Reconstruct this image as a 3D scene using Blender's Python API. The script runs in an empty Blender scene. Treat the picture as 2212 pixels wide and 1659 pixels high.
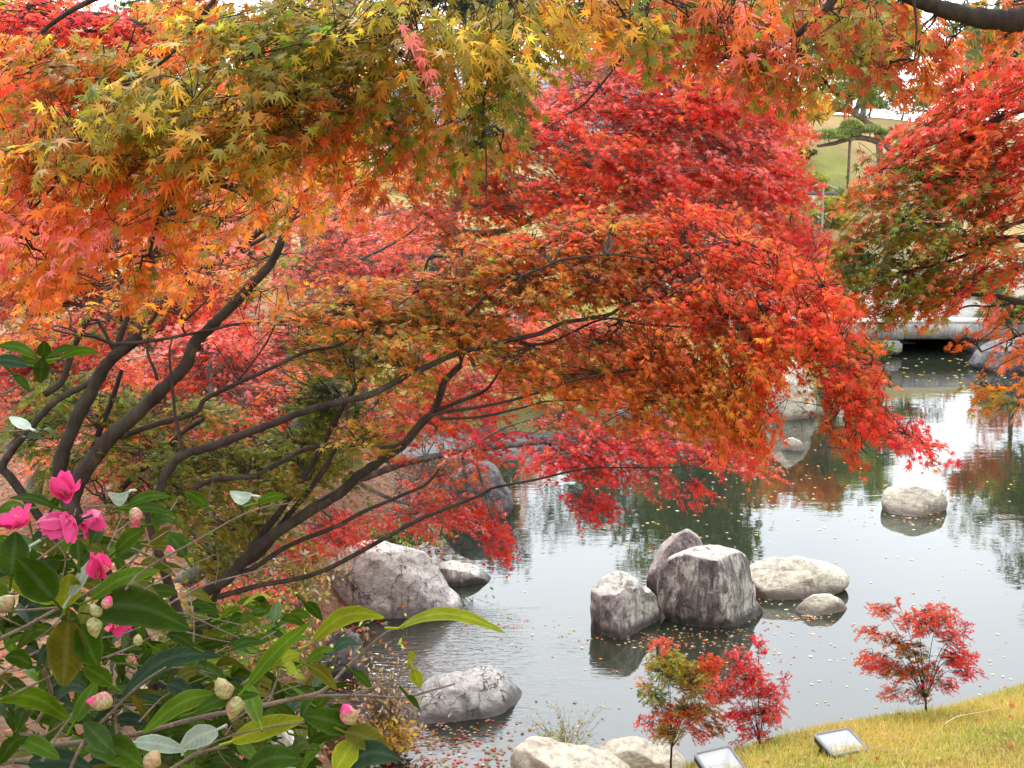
import bpy, math, random
import numpy as np
from mathutils import noise as mnoise, Vector

# ---------------------------------------------------------------- camera, sky, sun, exposure
SC = bpy.context.scene
COL = SC.collection
F = 2606.0                  # focal length in pixels of a 2212 x 1659 picture
CX, CY = 1106.0, 829.5
CAMZ = 4.5                  # eye height above the pond
PITCH = math.atan((CY - 330.0) / F)
cam_d = bpy.data.cameras.new('camera')
cam = bpy.data.objects.new('camera', cam_d)
COL.objects.link(cam)
cam.location = (0, 0, CAMZ)
cam.rotation_euler = (math.pi / 2 - PITCH, 0, 0)
cam_d.sensor_width = 36.0
cam_d.lens = 36.0 * F / 2212.0
cam_d.clip_start = 0.05
cam_d.clip_end = 1000.0
SC.camera = cam

SUN_EL, SUN_AZ = math.radians(52), math.radians(-25)     # azimuth measured from +Y towards +X
W = bpy.data.worlds.new('World')
SC.world = W
W.use_nodes = True
wn = W.node_tree.nodes
wl = W.node_tree.links
sky = wn.new('ShaderNodeTexSky')
sky.sky_type = 'NISHITA'
sky.sun_disc = False
sky.sun_elevation = SUN_EL
sky.sun_rotation = SUN_AZ
wmix = wn.new('ShaderNodeMix')
wmix.data_type = 'RGBA'
wmix.inputs['Factor'].default_value = 0.78
wl.new(sky.outputs[0], wmix.inputs['A'])
wcl = wn.new('ShaderNodeTexNoise')
wcl.inputs['Scale'].default_value = 1.6
wcl.inputs['Detail'].default_value = 4
wcr = wn.new('ShaderNodeValToRGB')
wcr.color_ramp.elements[0].position = 0.35
wcr.color_ramp.elements[0].color = (6.8, 7.4, 8.0, 1)
wcr.color_ramp.elements[1].position = 0.65
wcr.color_ramp.elements[1].color = (10.5, 10.7, 10.8, 1)
wl.new(wcl.outputs['Fac'], wcr.inputs['Fac'])
wl.new(wcr.outputs['Color'], wmix.inputs['B'])
wl.new(wmix.outputs['Result'], wn['Background'].inputs['Color'])
wn['Background'].inputs['Strength'].default_value = 0.13

sun_d = bpy.data.lights.new('sun', 'SUN')
sun_d.energy = 1.0
sun_d.angle = math.radians(14)
sun_d.color = (1.0, 0.95, 0.87)
sun = bpy.data.objects.new('sun', sun_d)
COL.objects.link(sun)
sv = Vector((math.sin(SUN_AZ) * math.cos(SUN_EL), math.cos(SUN_AZ) * math.cos(SUN_EL), math.sin(SUN_EL)))
sun.rotation_euler = sv.to_track_quat('Z', 'Y').to_euler()
sun.location = (0, 0, 30)

SC.view_settings.view_transform = 'Standard'
SC.view_settings.look = 'None'
SC.view_settings.exposure = 1.5
SC.view_settings.gamma = 1.0
SC.render.engine = 'CYCLES'
SC.cycles.max_bounces = 8
SC.cycles.diffuse_bounces = 6
SC.cycles.glossy_bounces = 3
SC.cycles.transmission_bounces = 5
SC.cycles.use_denoising = True
SC.cycles.caustics_reflective = False
SC.cycles.caustics_refractive = False

# ---------------------------------------------------------------- helpers
CP, SP = math.cos(PITCH), math.sin(PITCH)


def ray(px, py):
    a, b = (px - CX) / F, (CY - py) / F
    return np.array([a, CP + b * SP, -SP + b * CP])


def at(px, py, Y):
    d = ray(px, py)
    return d * (Y / d[1]) + np.array([0, 0, CAMZ])


def on(px, py, z):
    d = ray(px, py)
    return d * ((z - CAMZ) / d[2]) + np.array([0, 0, CAMZ])


def nrm(v):
    return v / np.maximum(np.linalg.norm(v, axis=-1, keepdims=True), 1e-9)


class MB:
    """Collects vertices, polygons and per-vertex tints, and links them as one mesh object."""

    def __init__(s):
        s.v, s.f, s.c, s.n = [], [], [], 0

    def add(s, v, faces, col=None):
        v = np.asarray(v, dtype=np.float64).reshape(-1, 3)
        if col is None:
            col = (1, 1, 1)
        col = np.asarray(col, dtype=np.float32)
        if col.ndim == 1:
            col = np.tile(col[None, :3], (len(v), 1))
        s.v.append(v)
        s.c.append(col)
        if not isinstance(faces, list):
            faces = [faces]
        for f in faces:
            f = np.asarray(f, dtype=np.int64)
            if len(f):
                s.f.append(f + s.n)
        s.n += len(v)

    def build(s, name, mat, parent=None, smooth=False):
        V = np.concatenate(s.v)
        Cc = np.concatenate(s.c)
        me = bpy.data.meshes.new(name)
        loops = np.concatenate([f.ravel() for f in s.f])
        tot = np.concatenate([np.full(len(f), f.shape[1], dtype=np.int64) for f in s.f])
        start = np.concatenate([[0], np.cumsum(tot)[:-1]])
        o = bpy.data.objects.new(name, me)
        COL.objects.link(o)
        if parent is not None:
            o.parent = parent
            V = V - np.array(parent_world(parent))
        me.vertices.add(len(V))
        me.vertices.foreach_set('co', V.astype(np.float32).ravel())
        me.loops.add(len(loops))
        me.loops.foreach_set('vertex_index', loops.astype(np.int32))
        me.polygons.add(len(tot))
        me.polygons.foreach_set('loop_start', start.astype(np.int32))
        me.polygons.foreach_set('loop_total', tot.astype(np.int32))
        if smooth:
            me.polygons.foreach_set('use_smooth', np.ones(len(tot), dtype=bool))
        ca = me.color_attributes.new('tint', 'FLOAT_COLOR', 'POINT')
        ca.data.foreach_set('color', np.concatenate([Cc, np.ones((len(Cc), 1), np.float32)], 1).astype(np.float32).ravel())
        me.update(calc_edges=True)
        me.validate()
        me.materials.append(mat)
        return o


def parent_world(o):
    p = Vector(o.location)
    q = o.parent
    while q is not None:
        p = p + Vector(q.location)
        q = q.parent
    return p


def tag(o, label=None, cat=None, group=None, kind=None):
    if label:
        o['label'] = label
    if cat:
        o['category'] = cat
    if group:
        o['group'] = group
    if kind:
        o['kind'] = kind
    return o


def thing(name, label, cat, loc, group=None):
    o = bpy.data.objects.new(name, None)
    o.empty_display_size = 0.1
    COL.objects.link(o)
    o.location = loc
    return tag(o, label, cat, group)


def centre(mb):
    """Base point of what a builder holds: middle in plan, lowest point."""
    V = np.concatenate(mb.v)
    return ((V[:, 0].min() + V[:, 0].max()) / 2, (V[:, 1].min() + V[:, 1].max()) / 2, V[:, 2].min())


def catmull(P, m=6):
    P = np.asarray(P, float)
    Q = np.vstack([2 * P[0] - P[1], P, 2 * P[-1] - P[-2]])
    out = []
    for i in range(1, len(Q) - 2):
        t = np.linspace(0, 1, m, endpoint=False)[:, None]
        a, b, c, d = Q[i - 1], Q[i], Q[i + 1], Q[i + 2]
        out.append(0.5 * (2 * b + (c - a) * t + (2 * a - 5 * b + 4 * c - d) * t * t + (3 * b - a - 3 * c + d) * t ** 3))
    out.append(P[-1:])
    return np.vstack(out)


REF = np.array([0.31, 0.52, 0.79])


def tubes(mb, P, R, sides=3, col=(1, 1, 1), rng=None, bump=0.0):
    """N tubes at once: P (N,M,3), R (N,M)."""
    P = np.asarray(P, float)
    R = np.asarray(R, float)
    N, M, _ = P.shape
    if N == 0:
        return
    T = nrm(np.gradient(P, axis=1))
    U = nrm(np.cross(T, REF))
    Vv = np.cross(T, U)
    a = np.linspace(0, 2 * np.pi, sides, endpoint=False)
    rr = R[:, :, None] * np.ones(sides)
    if rng is not None and bump:
        rr = rr * (1 + bump * rng.normal(size=rr.shape))
    ring = P[:, :, None, :] + rr[..., None] * (U[:, :, None, :] * np.cos(a)[:, None] + Vv[:, :, None, :] * np.sin(a)[:, None])
    i, j, k = np.meshgrid(np.arange(N), np.arange(M - 1), np.arange(sides), indexing='ij')
    k2 = (k + 1) % sides
    f = np.stack([i * M * sides + j * sides + k, i * M * sides + j * sides + k2,
                  i * M * sides + (j + 1) * sides + k2, i * M * sides + (j + 1) * sides + k], -1).reshape(-1, 4)
    mb.add(ring.reshape(-1, 3), f, col)


def limb(mb, pts, r0, r1, rng, sides=9, m=6, wob=0.25, col=(1, 1, 1)):
    P = catmull(pts, m)
    n = len(P)
    R = np.linspace(r0, r1, n)
    P = P + rng.normal(size=P.shape) * R[:, None] * wob * 0.22
    R = R * (1 + 0.035 * np.sin(np.arange(n) * .9 + rng.uniform(0, 6)) + 0.03 * rng.normal(size=n))
    tubes(mb, P[None], R[None], sides, col, rng, 0.03)
    return P


# ---- leaf outlines: vertices (x across, y along, z up) and a fan of triangles
def star_leaf(lobes, valleys, curl=0.22):
    pts = [(0, 0.16, 0)]
    out = [(math.pi, 0.16)]
    seq = sorted([(a, r) for a, r in lobes] + [(a, r) for a, r in valleys])
    for a, r in seq:
        out.append((a * math.pi / 180 + 0.0, r))
    o2 = [(0.0, 0.0, 0.0)]
    for a, r in out[1:]:
        o2.append((math.sin(a) * r, 0.16 + math.cos(a) * r, -curl * r * r))
    V = np.array([pts[0]] + o2)
    n = len(o2)
    T = np.array([(0, 1 + i, 1 + (i + 1) % n) for i in range(n)])
    return V, T


LEAF7 = star_leaf([(0, .86), (40, .80), (-40, .80), (78, .64), (-78, .64), (120, .38), (-120, .38)],
                  [(20, .27), (-20, .27), (59, .25), (-59, .25), (99, .19), (-99, .19), (150, .11), (-150, .11)])
LEAF5 = star_leaf([(0, .88), (48, .8), (-48, .8), (100, .55), (-100, .55)],
                  [(24, .30), (-24, .30), (74, .26), (-74, .26)])
OVAL = (np.array([(0, 0, 0), (.2, .3, .03), (.23, .6, .02), (0, 1, -.1), (-.23, .6, .02), (-.2, .3, .03), (0, .5, -.03)]),
        np.array([(6, 0, 1), (6, 1, 2), (6, 2, 3), (6, 3, 4), (6, 4, 5), (6, 5, 0)]))


def put_leaves(mb, shape, P, D, Nn, S, Cc, rng=None):
    V, T = shape
    Y = nrm(D)
    X = nrm(np.cross(Y, Nn))
    Z = np.cross(X, Y)
    n, m = len(P), len(V)
    vz = V[:, 2][None, :]
    if rng is not None:
        vz = vz * rng.uniform(-1.0, 4.0, (n, 1))
        X = X * rng.uniform(.72, 1.12, (n, 1)) + Y * rng.normal(0, .12, (n, 1))
    else:
        vz = np.tile(vz, (n, 1))
    W_ = P[:, None, :] + S[:, None, None] * (X[:, None] * V[None, :, 0, None] + Y[:, None] * V[None, :, 1, None] + Z[:, None] * vz[:, :, None])
    f = (T[None] + (np.arange(n) * m)[:, None, None]).reshape(-1, 3)
    mb.add(W_.reshape(-1, 3), f, np.repeat(Cc, m, 0))


PAL = dict(R=(.80, .085, .045), C=(.72, .052, .075), P=(.84, .22, .18), S=(.88, .245, .19), O=(.70, .165, .03), A=(.56, .22, .022),
           Y=(.62, .40, .05), L=(.28, .22, .026), G=(.15, .19, .02), D=(.045, .075, .018), B=(.46, .105, .026),
           V=(.42, .46, .08), K=(.035, .055, .02), E=(.06, .10, .035), N=(.13, .19, .09), T=(.55, .36, .14), W=(.7, .62, .45))


def pick(rng, pal, n_spray, spray_of):
    """Every spray leans to one colour of the palette, single leaves stray from it."""
    P = np.array([PAL[c] for c in pal])
    main = rng.integers(0, len(P), n_spray)
    own = rng.integers(0, len(P), len(spray_of))
    use = np.where(rng.random(len(spray_of)) < 0.62, main[spray_of], own)
    c = P[use] * np.exp(rng.normal(0, 0.16, (len(use), 1))) * np.exp(rng.normal(0, 0.08, (len(use), 3)))
    other = rng.random(len(use))
    c = np.where((other < 0.03)[:, None], np.array(PAL['A']) * 0.9, c)
    return np.clip(c, 0.004, 0.85)


COV = 1.55


def grow(wood, crown, skel, pads, leaf, seed, shape=LEAF7, twig=0.0022, face=0.35, per=13, L=(.13, .28), droop=.25, up=1.0,
         limb_r=.009, nlimb=3, coverk=1.0):
    """Leafy sprays in pads. Each pad: px, py, Y, rx px, ry px, depth m, cover, heading deg, palette."""
    rng = np.random.default_rng(seed)
    sk = np.vstack(skel)
    for (px, py, Y, rx, ry, rY, cover, head, pal) in pads:
        c = at(px, py, Y)
        ax = np.array([rx * Y / F, rY, ry * Y / F])
        lp = leaf * F / Y
        nl = COV * cover * coverk * math.pi * rx * ry / (0.21 * lp * lp)
        ns = max(2, int(nl / per))
        h = math.radians(head)
        dv = np.array([math.cos(h), 0, math.sin(h)])
        # limbs from the skeleton into the pad
        dist = np.linalg.norm(sk - c, axis=1) + 0.6 * np.maximum(0, (sk - c) @ dv)
        a0 = sk[np.argmin(dist)]
        k = nlimb
        e = c + nrm(rng.normal(size=(k, 3)) + dv * .8) * ax * 0.75
        e[0] = c + dv * ax * .7
        mid = (a0 + c) / 2 + rng.normal(size=(k, 3)) * ax * .18 + np.array([0, 0, .06 * np.linalg.norm(a0 - c)])
        t = np.linspace(0, 1, 9)[None, :, None]
        m2 = c + rng.normal(size=(k, 3)) * ax * .15
        PL = (1 - t) ** 3 * a0 + 3 * (1 - t) ** 2 * t * mid[:, None] + 3 * (1 - t) * t * t * m2[:, None] + t ** 3 * e[:, None]
        PL[:, 1:-1] += rng.normal(size=PL[:, 1:-1].shape) * 0.008
        lr = min(limb_r, limb_r * (0.35 + np.linalg.norm(a0 - c)))
        tubes(wood, PL, np.tile(np.linspace(lr, lr * .3, 9), (k, 1)), 5)
        ls = PL.reshape(-1, 3)
        # sprays
        u = nrm(rng.normal(size=(ns, 3))) * (rng.random((ns, 1)) ** 0.42)
        ll = rng.uniform(L[0], L[1], ns)
        ang = h + rng.normal(0, .55, ns)
        d = np.stack([np.cos(ang), rng.normal(0, .5, ns), np.sin(ang) * .85], 1)
        d = nrm(d)
        b = c + u * ax - d * ll[:, None] * .5
        tt = np.linspace(0, 1, 4)
        g = np.array([0, 0, -1.0])
        tw = b[:, None] + d[:, None] * (ll[:, None] * tt)[..., None] + g * (droop * ll[:, None] * tt ** 2)[..., None]
        tubes(wood, tw, twig * np.tile(np.linspace(1, .5, 4), (ns, 1)), 3)
        # connectors
        dd = ((b[:, None] - ls[None]) ** 2).sum(-1)
        j = ls[np.argmin(dd, 1)]
        t3 = np.linspace(0, 1, 5)[None, :, None]
        cm = b - d * (np.linalg.norm(b - j, axis=1) * .5)[:, None]
        CPn = (1 - t3) ** 2 * j[:, None] + 2 * (1 - t3) * t3 * cm[:, None] + t3 ** 2 * b[:, None]
        tubes(wood, CPn, twig * np.tile(np.linspace(1.5, 1.0, 5), (ns, 1)), 3)
        # leaves
        sp = np.repeat(np.arange(ns), per)
        n = len(sp)
        tl = np.clip(np.tile(np.linspace(.12, 1.0, per), ns) + rng.normal(0, .05, n), 0, 1.02)
        side = np.tile(np.where(np.arange(per) % 2 == 0, 1.0, -1.0), ns)
        p = b[sp] + d[sp] * (ll[sp] * tl)[:, None] + g * (droop * ll[sp] * tl ** 2)[:, None]
        lat = nrm(np.cross(d, np.array([0, 0, 1.0]) + rng.normal(0, .35, (ns, 3))))[sp]
        ld = nrm(d[sp] * rng.uniform(.3, .9, (n, 1)) + lat * side[:, None] * rng.uniform(.3, 1, (n, 1)) + g * rng.uniform(-.05, .42, (n, 1)) + rng.normal(0, .22, (n, 3)))
        nn = np.array([0, 0, up]) + np.array([0, -face, 0]) + rng.normal(0, .36, (n, 3))
        s = leaf * np.clip(rng.normal(1, .2, n), .5, 1.4) * np.where(tl > .9, .85, 1)
        put_leaves(crown, shape, p + ld * (leaf * .25), ld, nn, s, pick(rng, pal, ns, sp), rng)


# ---------------------------------------------------------------- materials
def mat(name):
    m = bpy.data.materials.new(name)
    m.use_nodes = True
    nt = m.node_tree
    return m, nt, nt.nodes, nt.links, nt.nodes['Principled BSDF']


def tint_node(n):
    a = n.new('ShaderNodeAttribute')
    a.attribute_name = 'tint'
    return a


def leaf_mat(name, trans=.5, rough=.45, spec=.35, tboost=1.25):
    m, nt, n, l, b = mat(name)
    a = tint_node(n)
    l.new(a.outputs['Color'], b.inputs['Base Color'])
    b.inputs['Roughness'].default_value = rough
    b.inputs['Specular IOR Level'].default_value = spec
    tr = n.new('ShaderNodeBsdfTranslucent')
    sc = n.new('ShaderNodeVectorMath')
    sc.operation = 'SCALE'
    sc.inputs['Scale'].default_value = tboost
    l.new(a.outputs['Color'], sc.inputs[0])
    l.new(sc.outputs[0], tr.inputs['Color'])
    mx = n.new('ShaderNodeMixShader')
    mx.inputs[0].default_value = trans
    l.new(b.outputs[0], mx.inputs[1])
    l.new(tr.outputs[0], mx.inputs[2])
    l.new(mx.outputs[0], n['Material Output'].inputs['Surface'])
    return m


def coords(n, l, scale=(1, 1, 1), kind='Object'):
    tc = n.new('ShaderNodeTexCoord')
    mp = n.new('ShaderNodeMapping')
    mp.inputs['Scale'].default_value = scale
    l.new(tc.outputs[kind], mp.inputs['Vector'])
    return mp.outputs['Vector']


def noise_tex(n, l, vec, scale, detail=6, rough=.6, dist=0.0):
    t = n.new('ShaderNodeTexNoise')
    t.inputs['Scale'].default_value = scale
    t.inputs['Detail'].default_value = detail
    t.inputs['Roughness'].default_value = rough
    t.inputs['Distortion'].default_value = dist
    l.new(vec, t.inputs['Vector'])
    return t.outputs['Fac']


def ramp(n, l, fac, stops):
    r = n.new('ShaderNodeValToRGB')
    e = r.color_ramp.elements
    while len(e) < len(stops):
        e.new(0.5)
    for k, (p, c) in enumerate(stops):
        e[k].position = p
        e[k].color = tuple(c) + (1,) if len(c) == 3 else c
    l.new(fac, r.inputs['Fac'])
    return r.outputs['Color']


def mixc(n, l, fac, a, b, mode='MIX'):
    m = n.new('ShaderNodeMix')
    m.data_type = 'RGBA'
    m.blend_type = mode
    for s, v in (('Factor', fac), ('A', a), ('B', b)):
        if isinstance(v, (int, float)):
            m.inputs[s].default_value = v
        elif isinstance(v, tuple):
            m.inputs[s].default_value = v + (1,)
        else:
            l.new(v, m.inputs[s])
    return m.outputs['Result']


def bump(n, l, b, h, strength, dist=.02):
    bp = n.new('ShaderNodeBump')
    bp.inputs['Strength'].default_value = strength
    bp.inputs['Distance'].default_value = dist
    l.new(h, bp.inputs['Height'])
    l.new(bp.outputs[0], b.inputs['Normal'])


def bark_mat(name, dark, light, moss=0.0, scale=14):
    m, nt, n, l, b = mat(name)
    v = coords(n, l, (1, 1, .45))
    f = noise_tex(n, l, v, scale, 8, .65)
    c = ramp(n, l, f, [(.32, dark), (.7, light)])
    if moss:
        f2 = noise_tex(n, l, coords(n, l), 5, 5)
        c = mixc(n, l, ramp(n, l, f2, [(.5, (0, 0, 0)), (.68, (moss,) * 3)]), c, (.07, .085, .03))
    l.new(c, b.inputs['Base Color'])
    b.inputs['Roughness'].default_value = .8
    b.inputs['Specular IOR Level'].default_value = .25
    f3 = noise_tex(n, l, coords(n, l), scale * .45, 6, .7)
    c = mixc(n, l, ramp(n, l, f3, [(.58, (0, 0, 0)), (.66, (.55, .55, .55))]), c, tuple(x * 2.0 for x in light))      # lichen
    l.new(c, b.inputs['Base Color'])
    bump(n, l, b, noise_tex(n, l, v, scale * 2.2, 8, .7), 1.0, .02)
    return m


def rock_mat(name, light, mid, dark, amount=.5, streak=(5, 5, 1.2), scale=3.0, crack=.5, stain=(.34, .24, .14), top=.5):
    m, nt, n, l, b = mat(name)
    v = coords(n, l, streak)
    v2 = coords(n, l)
    f = noise_tex(n, l, v, scale, 12, .74, .9)
    k = .5 + (amount - .5) * .3
    c = ramp(n, l, f, [(k - .14, dark), (k - .03, mid), (k + .05, tuple(x * .8 for x in light)), (k + .13, light), (k + .3, tuple(min(.88, x * 1.2) for x in light))])
    # broad pale and dark patches with ragged borders
    f4 = noise_tex(n, l, v2, 2.6, 9, .66, .5)
    c = mixc(n, l, ramp(n, l, f4, [(.52, (0, 0, 0)), (.57, (.75, .75, .75))]), c, tuple(x * .95 for x in light))
    f5 = noise_tex(n, l, coords(n, l, (1.4, 1.4, .8)), 3.1, 9, .68, .4)
    c = mixc(n, l, ramp(n, l, f5, [(.55, (0, 0, 0)), (.61, (.7, .7, .7))]), c, tuple(x * 1.15 for x in dark))
    # iron stains
    f6 = noise_tex(n, l, coords(n, l, (1, 1, 2.2)), 3.7, 7, .6, .6)
    c = mixc(n, l, ramp(n, l, f6, [(.58, (0, 0, 0)), (.70, (.5, .5, .5))]), c, stain)
    # paler on the faces turned up
    ge = n.new('ShaderNodeNewGeometry')
    sx = n.new('ShaderNodeSeparateXYZ')
    l.new(ge.outputs['Normal'], sx.inputs[0])
    ad = n.new('ShaderNodeMath')
    ad.operation = 'MULTIPLY_ADD'
    l.new(f4, ad.inputs[0])
    ad.inputs[1].default_value = 1.5
    l.new(sx.outputs['Z'], ad.inputs[2])
    c = mixc(n, l, ramp(n, l, mixc(n, l, 1.0, ad.outputs[0], (.5, .5, .5), 'SUBTRACT'), [(.0, (0, 0, 0)), (.84, (0, 0, 0)), (1.0, (top,) * 3)]), c, tuple(min(.85, x * 1.12) for x in light))
    f2 = noise_tex(n, l, v2, 26, 8, .75)
    c = mixc(n, l, .6, c, ramp(n, l, f2, [(.33, (.45, .43, .42)), (.5, (.95, .95, .95)), (.7, (1.1, 1.1, 1.1))]), 'MULTIPLY')
    f7 = noise_tex(n, l, coords(n, l, tuple(x * 4 for x in streak)), scale, 8, .7, .3)
    c = mixc(n, l, .7, c, ramp(n, l, f7, [(.36, (.38, .35, .35)), (.5, (.95, .95, .94)), (.62, (1.12, 1.12, 1.1))]), 'MULTIPLY')
    # cracks
    w = n.new('ShaderNodeTexVoronoi')
    w.feature = 'DISTANCE_TO_EDGE'
    w.inputs['Scale'].default_value = 2.0
    dn = n.new('ShaderNodeTexNoise')
    dn.inputs['Scale'].default_value = 2.6
    dn.inputs['Detail'].default_value = 8
    l.new(v2, dn.inputs['Vector'])
    va = n.new('ShaderNodeVectorMath')
    va.operation = 'MULTIPLY_ADD'
    l.new(dn.outputs['Color'], va.inputs[0])
    va.inputs[1].default_value = (1.1, 1.1, 1.1)
    l.new(v2, va.inputs[2])
    l.new(va.outputs[0], w.inputs['Vector'])
    vein = mixc(n, l, 1.0, ramp(n, l, w.outputs['Distance'], [(0, (crack,) * 3), (.016, (0, 0, 0))]), ramp(n, l, f6, [(.42, (0, 0, 0)), (.55, (1, 1, 1))]), 'MULTIPLY')
    c = mixc(n, l, vein, c, tuple(x * .3 for x in mid))
    # wet band along the water
    sp = n.new('ShaderNodeSeparateXYZ')
    l.new(ge.outputs['Position'], sp.inputs[0])
    wz = n.new('ShaderNodeMath')
    wz.operation = 'MULTIPLY_ADD'
    l.new(f4, wz.inputs[0])
    wz.inputs[1].default_value = -.09
    l.new(sp.outputs['Z'], wz.inputs[2])
    c = mixc(n, l, ramp(n, l, wz.outputs[0], [(.0, (.85, .85, .85)), (.03, (.6, .6, .6)), (.075, (0, 0, 0))]), c, tuple(x * .6 for x in dark))
    l.new(c, b.inputs['Base Color'])
    b.inputs['Roughness'].default_value = .75
    b.inputs['Specular IOR Level'].default_value = .3
    h = mixc(n, l, .5, noise_tex(n, l, v2, 8, 12, .7), f)
    h = mixc(n, l, .5, h, vein, 'SUBTRACT')
    bump(n, l, b, h, 1.0, .06)
    return m


def plain(name, col, rough=.6, metal=0.0, spec=.5, var=.12, scale=20):
    m, nt, n, l, b = mat(name)
    f = noise_tex(n, l, coords(n, l), scale, 5)
    c = ramp(n, l, f, [(.3, tuple(x * (1 - var) for x in col)), (.7, tuple(min(1, x * (1 + var)) for x in col))])
    l.new(c, b.inputs['Base Color'])
    b.inputs['Roughness'].default_value = rough
    b.inputs['Metallic'].default_value = metal
    b.inputs['Specular IOR Level'].default_value = spec
    return m


M_LEAF = leaf_mat('maple_leaf', .62, .45, .4, 1.35)
M_FAR = leaf_mat('distant_leaf', .35, .6, .2)
M_DRY = leaf_mat('dry_leaf', .25, .7, .2)
M_GRASS = leaf_mat('grass_blade', .35, .6, .2)
M_NEEDLE = leaf_mat('pine_needle', .25, .55, .3)
M_BARK = bark_mat('maple_bark', (.016, .010, .008), (.062, .041, .030), .3)
M_GBARK = bark_mat('grey_bark', (.06, .05, .042), (.2, .175, .15), .35)
M_TWIG = bark_mat('twig_bark', (.16, .105, .07), (.36, .26, .19), 0, 60)
M_PINEB = bark_mat('pine_bark', (.07, .05, .04), (.2, .15, .12), 0, 10)


def camellia_mat():
    m, nt, n, l, b = mat('camellia_leaf')
    a = tint_node(n)
    f = noise_tex(n, l, coords(n, l), 45, 4)
    c = mixc(n, l, .6, a.outputs['Color'], ramp(n, l, f, [(.3, (.6, .6, .55)), (.65, (1.15, 1.15, 1.05))]), 'MULTIPLY')
    l.new(c, b.inputs['Base Color'])
    b.inputs['Roughness'].default_value = .42
    b.inputs['Specular IOR Level'].default_value = .05
    tr = n.new('ShaderNodeBsdfTranslucent')
    l.new(c, tr.inputs['Color'])
    mx = n.new('ShaderNodeMixShader')
    mx.inputs[0].default_value = .22
    l.new(b.outputs[0], mx.inputs[1])
    l.new(tr.outputs[0], mx.inputs[2])
    l.new(mx.outputs[0], n['Material Output'].inputs['Surface'])
    bump(n, l, b, f, .12, .004)
    return m


M_CAM = camellia_mat()
M_PETAL = leaf_mat('camellia_petal', .4, .5, .3, 1.1)
M_BUD = leaf_mat('camellia_bud', .15, .45, .4, 1.0)


def water_mat():
    m, nt, n, l, b = mat('pond_water')
    tc = n.new('ShaderNodeTexCoord')
    b.inputs['Base Color'].default_value = (.022, .026, .016, 1)
    b.inputs['Roughness'].default_value = .015
    b.inputs['IOR'].default_value = 1.9
    mp = n.new('ShaderNodeMapping')
    mp.inputs['Scale'].default_value = (1.0, 2.2, 1)
    l.new(tc.outputs['Object'], mp.inputs['Vector'])
    calm = noise_tex(n, l, mp.outputs[0], 1.6, 3, .5)
    mp2 = n.new('ShaderNodeMapping')
    mp2.inputs['Scale'].default_value = (3.2, 8.5, 1)
    mp2.inputs['Rotation'].default_value = (0, 0, .2)
    l.new(tc.outputs['Object'], mp2.inputs['Vector'])
    rip = noise_tex(n, l, mp2.outputs[0], 2.4, 3, .5, .5)
    # the stream stirs the water beside the near left bank
    dist = n.new('ShaderNodeVectorMath')
    dist.operation = 'DISTANCE'
    l.new(tc.outputs['Object'], dist.inputs[0])
    dist.inputs[1].default_value = (-.55, 10.0, 0)
    mr = n.new('ShaderNodeMapRange')
    mr.inputs['From Min'].default_value = .35
    mr.inputs['From Max'].default_value = 1.7
    mr.inputs['To Min'].default_value = 1.0
    mr.inputs['To Max'].default_value = 0.012
    mr.interpolation_type = 'SMOOTHSTEP'
    l.new(dist.outputs['Value'], mr.inputs['Value'])
    mul = n.new('ShaderNodeMath')
    mul.operation = 'MULTIPLY'
    l.new(rip, mul.inputs[0])
    pm = n.new('ShaderNodeMath')
    pm.operation = 'MULTIPLY'
    big = ramp(n, l, noise_tex(n, l, tc.outputs['Object'], .55, 3, .5, .4), [(.38, (.25, .25, .25)), (.62, (1.3, 1.3, 1.3))])
    l.new(big, pm.inputs[0])
    l.new(mr.outputs[0], pm.inputs[1])
    l.new(pm.outputs[0], mul.inputs[1])
    b1 = n.new('ShaderNodeBump')
    b1.inputs['Strength'].default_value = .32
    b1.inputs['Distance'].default_value = .06
    l.new(mul.outputs[0], b1.inputs['Height'])
    b2 = n.new('ShaderNodeBump')
    b2.inputs['Strength'].default_value = .025
    b2.inputs['Distance'].default_value = .05
    l.new(calm, b2.inputs['Height'])
    l.new(b1.outputs[0], b2.inputs['Normal'])
    l.new(b2.outputs[0], b.inputs['Normal'])
    return m


def ground_mat():
    m, nt, n, l, b = mat('garden_ground')
    a = tint_node(n)
    v = coords(n, l)
    f = noise_tex(n, l, v, 22, 8, .7)
    f2 = noise_tex(n, l, v, 1.1, 5)
    c = mixc(n, l, .75, a.outputs['Color'], ramp(n, l, f, [(.3, (.42, .4, .38)), (.68, (1.2, 1.15, 1.1))]), 'MULTIPLY')
    c = mixc(n, l, .5, c, ramp(n, l, f2, [(.35, (.7, .7, .66)), (.65, (1.1, 1.08, 1.0))]), 'MULTIPLY')
    l.new(c, b.inputs['Base Color'])
    b.inputs['Roughness'].default_value = .95
    b.inputs['Specular IOR Level'].default_value = .1
    bump(n, l, b, f, .8, .03)
    return m


M_WATER = water_mat()
M_GROUND = ground_mat()

# ---------------------------------------------------------------- terrain
POND = np.array([(-0.5, 7.9), (-1.3, 9.0), (-1.6, 10.4), (-1.2, 11.4), (-0.9, 12.8), (-1.1, 15), (-1.6, 18), (-2.4, 20), (-1, 21.2),
                 (1.5, 20.9), (4.5, 21.0), (6.2, 23), (7.6, 26.3), (7.9, 30.6), (10.7, 30.6), (10.7, 26.5), (11, 24.8), (13, 24), (17, 18),
                 (14, 12.5), (8, 10.9), (3.4, 8.6), (1.1, 7.6)])


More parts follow.
